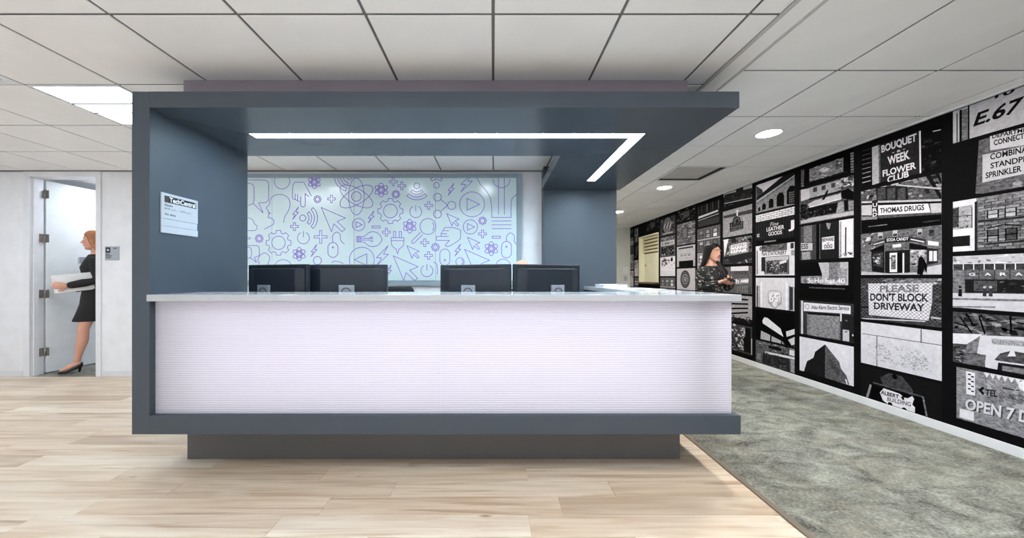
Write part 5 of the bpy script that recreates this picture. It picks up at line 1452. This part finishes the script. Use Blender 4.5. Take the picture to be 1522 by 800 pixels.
# person standing in the corridor
ARMS = [((0.165, 0.0, 1.352), (0.215, -0.03, 1.13), (0.085, -0.225, 1.20), (-0.75, -0.6, 0.28), (-0.2, 0.25, 0.9)),
        ((-0.165, 0.0, 1.352), (-0.215, -0.03, 1.13), (-0.085, -0.215, 1.215), (0.75, -0.6, 0.28), (0.2, 0.25, 0.9))]
LEGS = [((0.085, 0.0, 0.87), (0.085, -0.05, 0.47), (0.085, -0.03, 0.085), (0.095, -0.17, 0.03)),
        ((-0.085, 0.0, 0.87), (-0.085, 0.01, 0.47), (-0.085, 0.06, 0.085), (-0.09, -0.08, 0.03))]
pr, MH = woman('person in a dark patterned blouse with long dark hair, standing in front of the mural', (2.68, 4.3, 0), math.radians(8), 0.925, math.radians(6), M['dark_hair'], 0.22, ARMS, LEGS, M['blouse'], 'blouse', None, 3)
MB().limb([(0.045, 0.03, 1.53), (0.085, -0.01, 1.45), (0.10, -0.075, 1.36), (0.095, -0.115, 1.26), (0.08, -0.12, 1.20)], [0.03, 0.04, 0.042, 0.034, 0.012], 14, flat=0.8).build('hair_lock', M['dark_hair'], pr)
tr = MB()
tr.rings([ell_ring((0, 0, z), a, c_, 20) for z, a, c_ in ((0.83, 0.12, 0.1), (0.88, 0.176, 0.126), (0.96, 0.172, 0.122), (1.03, 0.142, 0.108))])
for hp, kn, an, toe in LEGS:
    hp, kn, an = Vector(hp), Vector(kn), Vector(an)
    tr.limb([hp, hp * 0.6 + kn * 0.4, kn, kn * 0.5 + an * 0.5, an + Vector((0, 0, 0.02))], [0.102, 0.088, 0.066, 0.062, 0.050], 14, round_ends=False)
tme = remeshed(tr, 0.007, 'trousers', 3); tme.materials.append(M['trouser']); obj('trousers', tme, pr)
for hp, kn, an, toe in LEGS: shoe(pr, an, toe, 0.0)
ph = thing('phone', 'dark phone held by the person in the patterned blouse', 'phone', (0, 0, 0))
ph.matrix_world = Matrix.Translation((2.68, 4.3, 0)) @ Matrix.Rotation(math.radians(8), 4, 'Z') @ Matrix.Scale(0.925, 4) @ Matrix.Translation((-0.005, -0.300, 1.265)) @ Matrix.Rotation(math.radians(-55), 4, 'X')
MB().box(-0.036, 0.036, -0.004, 0.004, -0.07, 0.07, bevel=0.003).build('case', M['black_plastic'], ph)
MB().box(-0.033, 0.033, 0.004, 0.0046, -0.066, 0.066).build('screen', M['vent_black'], ph)

# person walking past the open door
ARMS2 = [((0.16, 0.0, 1.352), (0.215, 0.03, 1.11), (0.185, -0.205, 1.05), (-0.06, -1.0, 0.03), (-1.0, 0.0, 0.1)),
         ((-0.16, 0.0, 1.352), (-0.205, 0.02, 1.11), (-0.11, -0.19, 0.99), (0.35, -0.93, 0.0), (0.3, 0.1, 0.9))]
LEGS2 = [((0.08, 0.0, 0.90), (0.075, -0.10, 0.52), (0.06, -0.15, 0.145), (0.06, -0.265, 0.040)),
         ((-0.08, 0.0, 0.90), (-0.075, 0.05, 0.52), (-0.07, 0.26, 0.21), (-0.07, 0.19, 0.075))]
SK = [(0.61, 0.150, 0.185, -0.02), (0.70, 0.165, 0.165, -0.01), (0.82, 0.182, 0.142, 0.0), (0.92, 0.182, 0.132, 0.0), (1.02, 0.150, 0.115, 0.0)]
pd, MHd = woman('person with auburn hair in a black dress walking past the open door', (-5.09, 4.50, 0), math.radians(-47), 1.03, 0.0, M['red_hair'], 0.05, ARMS2, LEGS2, M['dress'], 'dress', SK, 8)
for hp, kn, an, toe in LEGS2: shoe(pd, an, toe, 0.075)
fo = thing('folder', 'white folder held by the person in the black dress', 'folder')
fo.matrix_world = Matrix.Translation((-5.09, 4.50, 0)) @ Matrix.Rotation(math.radians(-47), 4, 'Z') @ Matrix.Scale(1.03, 4) @ Matrix.Translation((0.152, -0.175, 1.085)) @ Matrix.Rotation(math.radians(8), 4, 'X')
MB().box(-0.006, 0.006, -0.15, 0.16, -0.105, 0.105, bevel=0.002).build('cover', M['paper'], fo)
MB().box(-0.0045, 0.0045, -0.145, 0.165, -0.1, 0.1).build('sheets', M['white_ink'], fo)

# bald person seated behind the monitors
root = thing('person', 'bald seated person behind the monitors, only the crown showing over them', 'person', (0.27, 3.3, 0))
MH = Matrix.Translation((0, -0.03, 1.228)) @ Matrix.Rotation(math.radians(8), 4, 'X')
TM = [(0.49, 0.17, 0.15, 0.02), (0.54, 0.175, 0.14, 0.03), (0.62, 0.165, 0.125, 0.03), (0.72, 0.165, 0.118, 0.02), (0.84, 0.180, 0.122, 0.01), (0.94, 0.188, 0.108, 0.005), (1.0, 0.175, 0.085, 0.005), (1.04, 0.09, 0.065, 0.0), (1.08, 0.060, 0.060, -0.008), (1.14, 0.058, 0.058, -0.015), (1.18, 0.056, 0.056, -0.018)]
b = MB(); b.rings([ell_ring((0, yo, z), a, c_) for z, a, c_, yo in TM]); add_head(b, MH)
c = MB(); c.rings([ell_ring((0, yo, z), a + 0.014, c_ + 0.014) for z, a, c_, yo in TM if 0.5 < z < 1.06])
t_ = MB()
for s_ in (1, -1):
    sh_, el, wr = Vector((0.195 * s_, 0.0, 0.985)), Vector((0.235 * s_, -0.06, 0.76)), Vector((0.13 * s_, -0.30, 0.775))
    b.limb([(0.11 * s_, 0, 1.0), sh_, (sh_ + el) / 2, el, el * 0.6 + wr * 0.4, wr], [0.05, 0.056, 0.05, 0.043, 0.042, 0.028], 12)
    add_hand(b, wr, (-0.1 * s_, -1, -0.05), (0, 0, -1), -s_, 0.3, 1.0)
    c.limb([(0.1 * s_, 0, 1.0), sh_, (sh_ + el) / 2, el, el * 0.1 + wr * 0.9], [0.06, 0.070, 0.064, 0.058, 0.042], 14)
    hp, kn, an, toe = Vector((0.1 * s_, 0.02, 0.57)), Vector((0.13 * s_, -0.42, 0.54)), Vector((0.13 * s_, -0.40, 0.09)), Vector((0.14 * s_, -0.55, 0.035))
    b.limb([hp, (hp + kn) / 2, kn, (kn + an) / 2, an], [0.08, 0.072, 0.055, 0.052, 0.035], 14)
    b.limb([an + Vector((0, 0.03, -0.045)), (an + toe) / 2 + Vector((0, 0, -0.012)), toe], [0.032, 0.036, 0.028], 12)
    t_.limb([hp, (hp + kn) / 2, kn + Vector((0, -0.005, 0)), (kn + an) / 2, an + Vector((0, 0, 0.03))], [0.092, 0.085, 0.070, 0.066, 0.055], 14, round_ends=False)
t_.rings([ell_ring((0, 0.03, z), a, c_) for z, a, c_ in ((0.493, 0.16, 0.13), (0.52, 0.188, 0.15), (0.6, 0.185, 0.15), (0.64, 0.183, 0.145))])
me = remeshed(b, 0.0045, 'body', 3); me.materials.append(M['skin']); obj('body', me, root)
me = remeshed(c, 0.007, 'shirt', 4); me.materials.append(M['shirt']); obj('shirt', me, root)
me = remeshed(t_, 0.007, 'trousers', 3); me.materials.append(M['trouser']); obj('trousers', me, root)
face_parts(root, MH, M['red_hair'])
for s_ in (1, -1): shoe(root, (0.13 * s_, -0.40, 0.085), (0.14 * s_, -0.55, 0.03), 0.0)
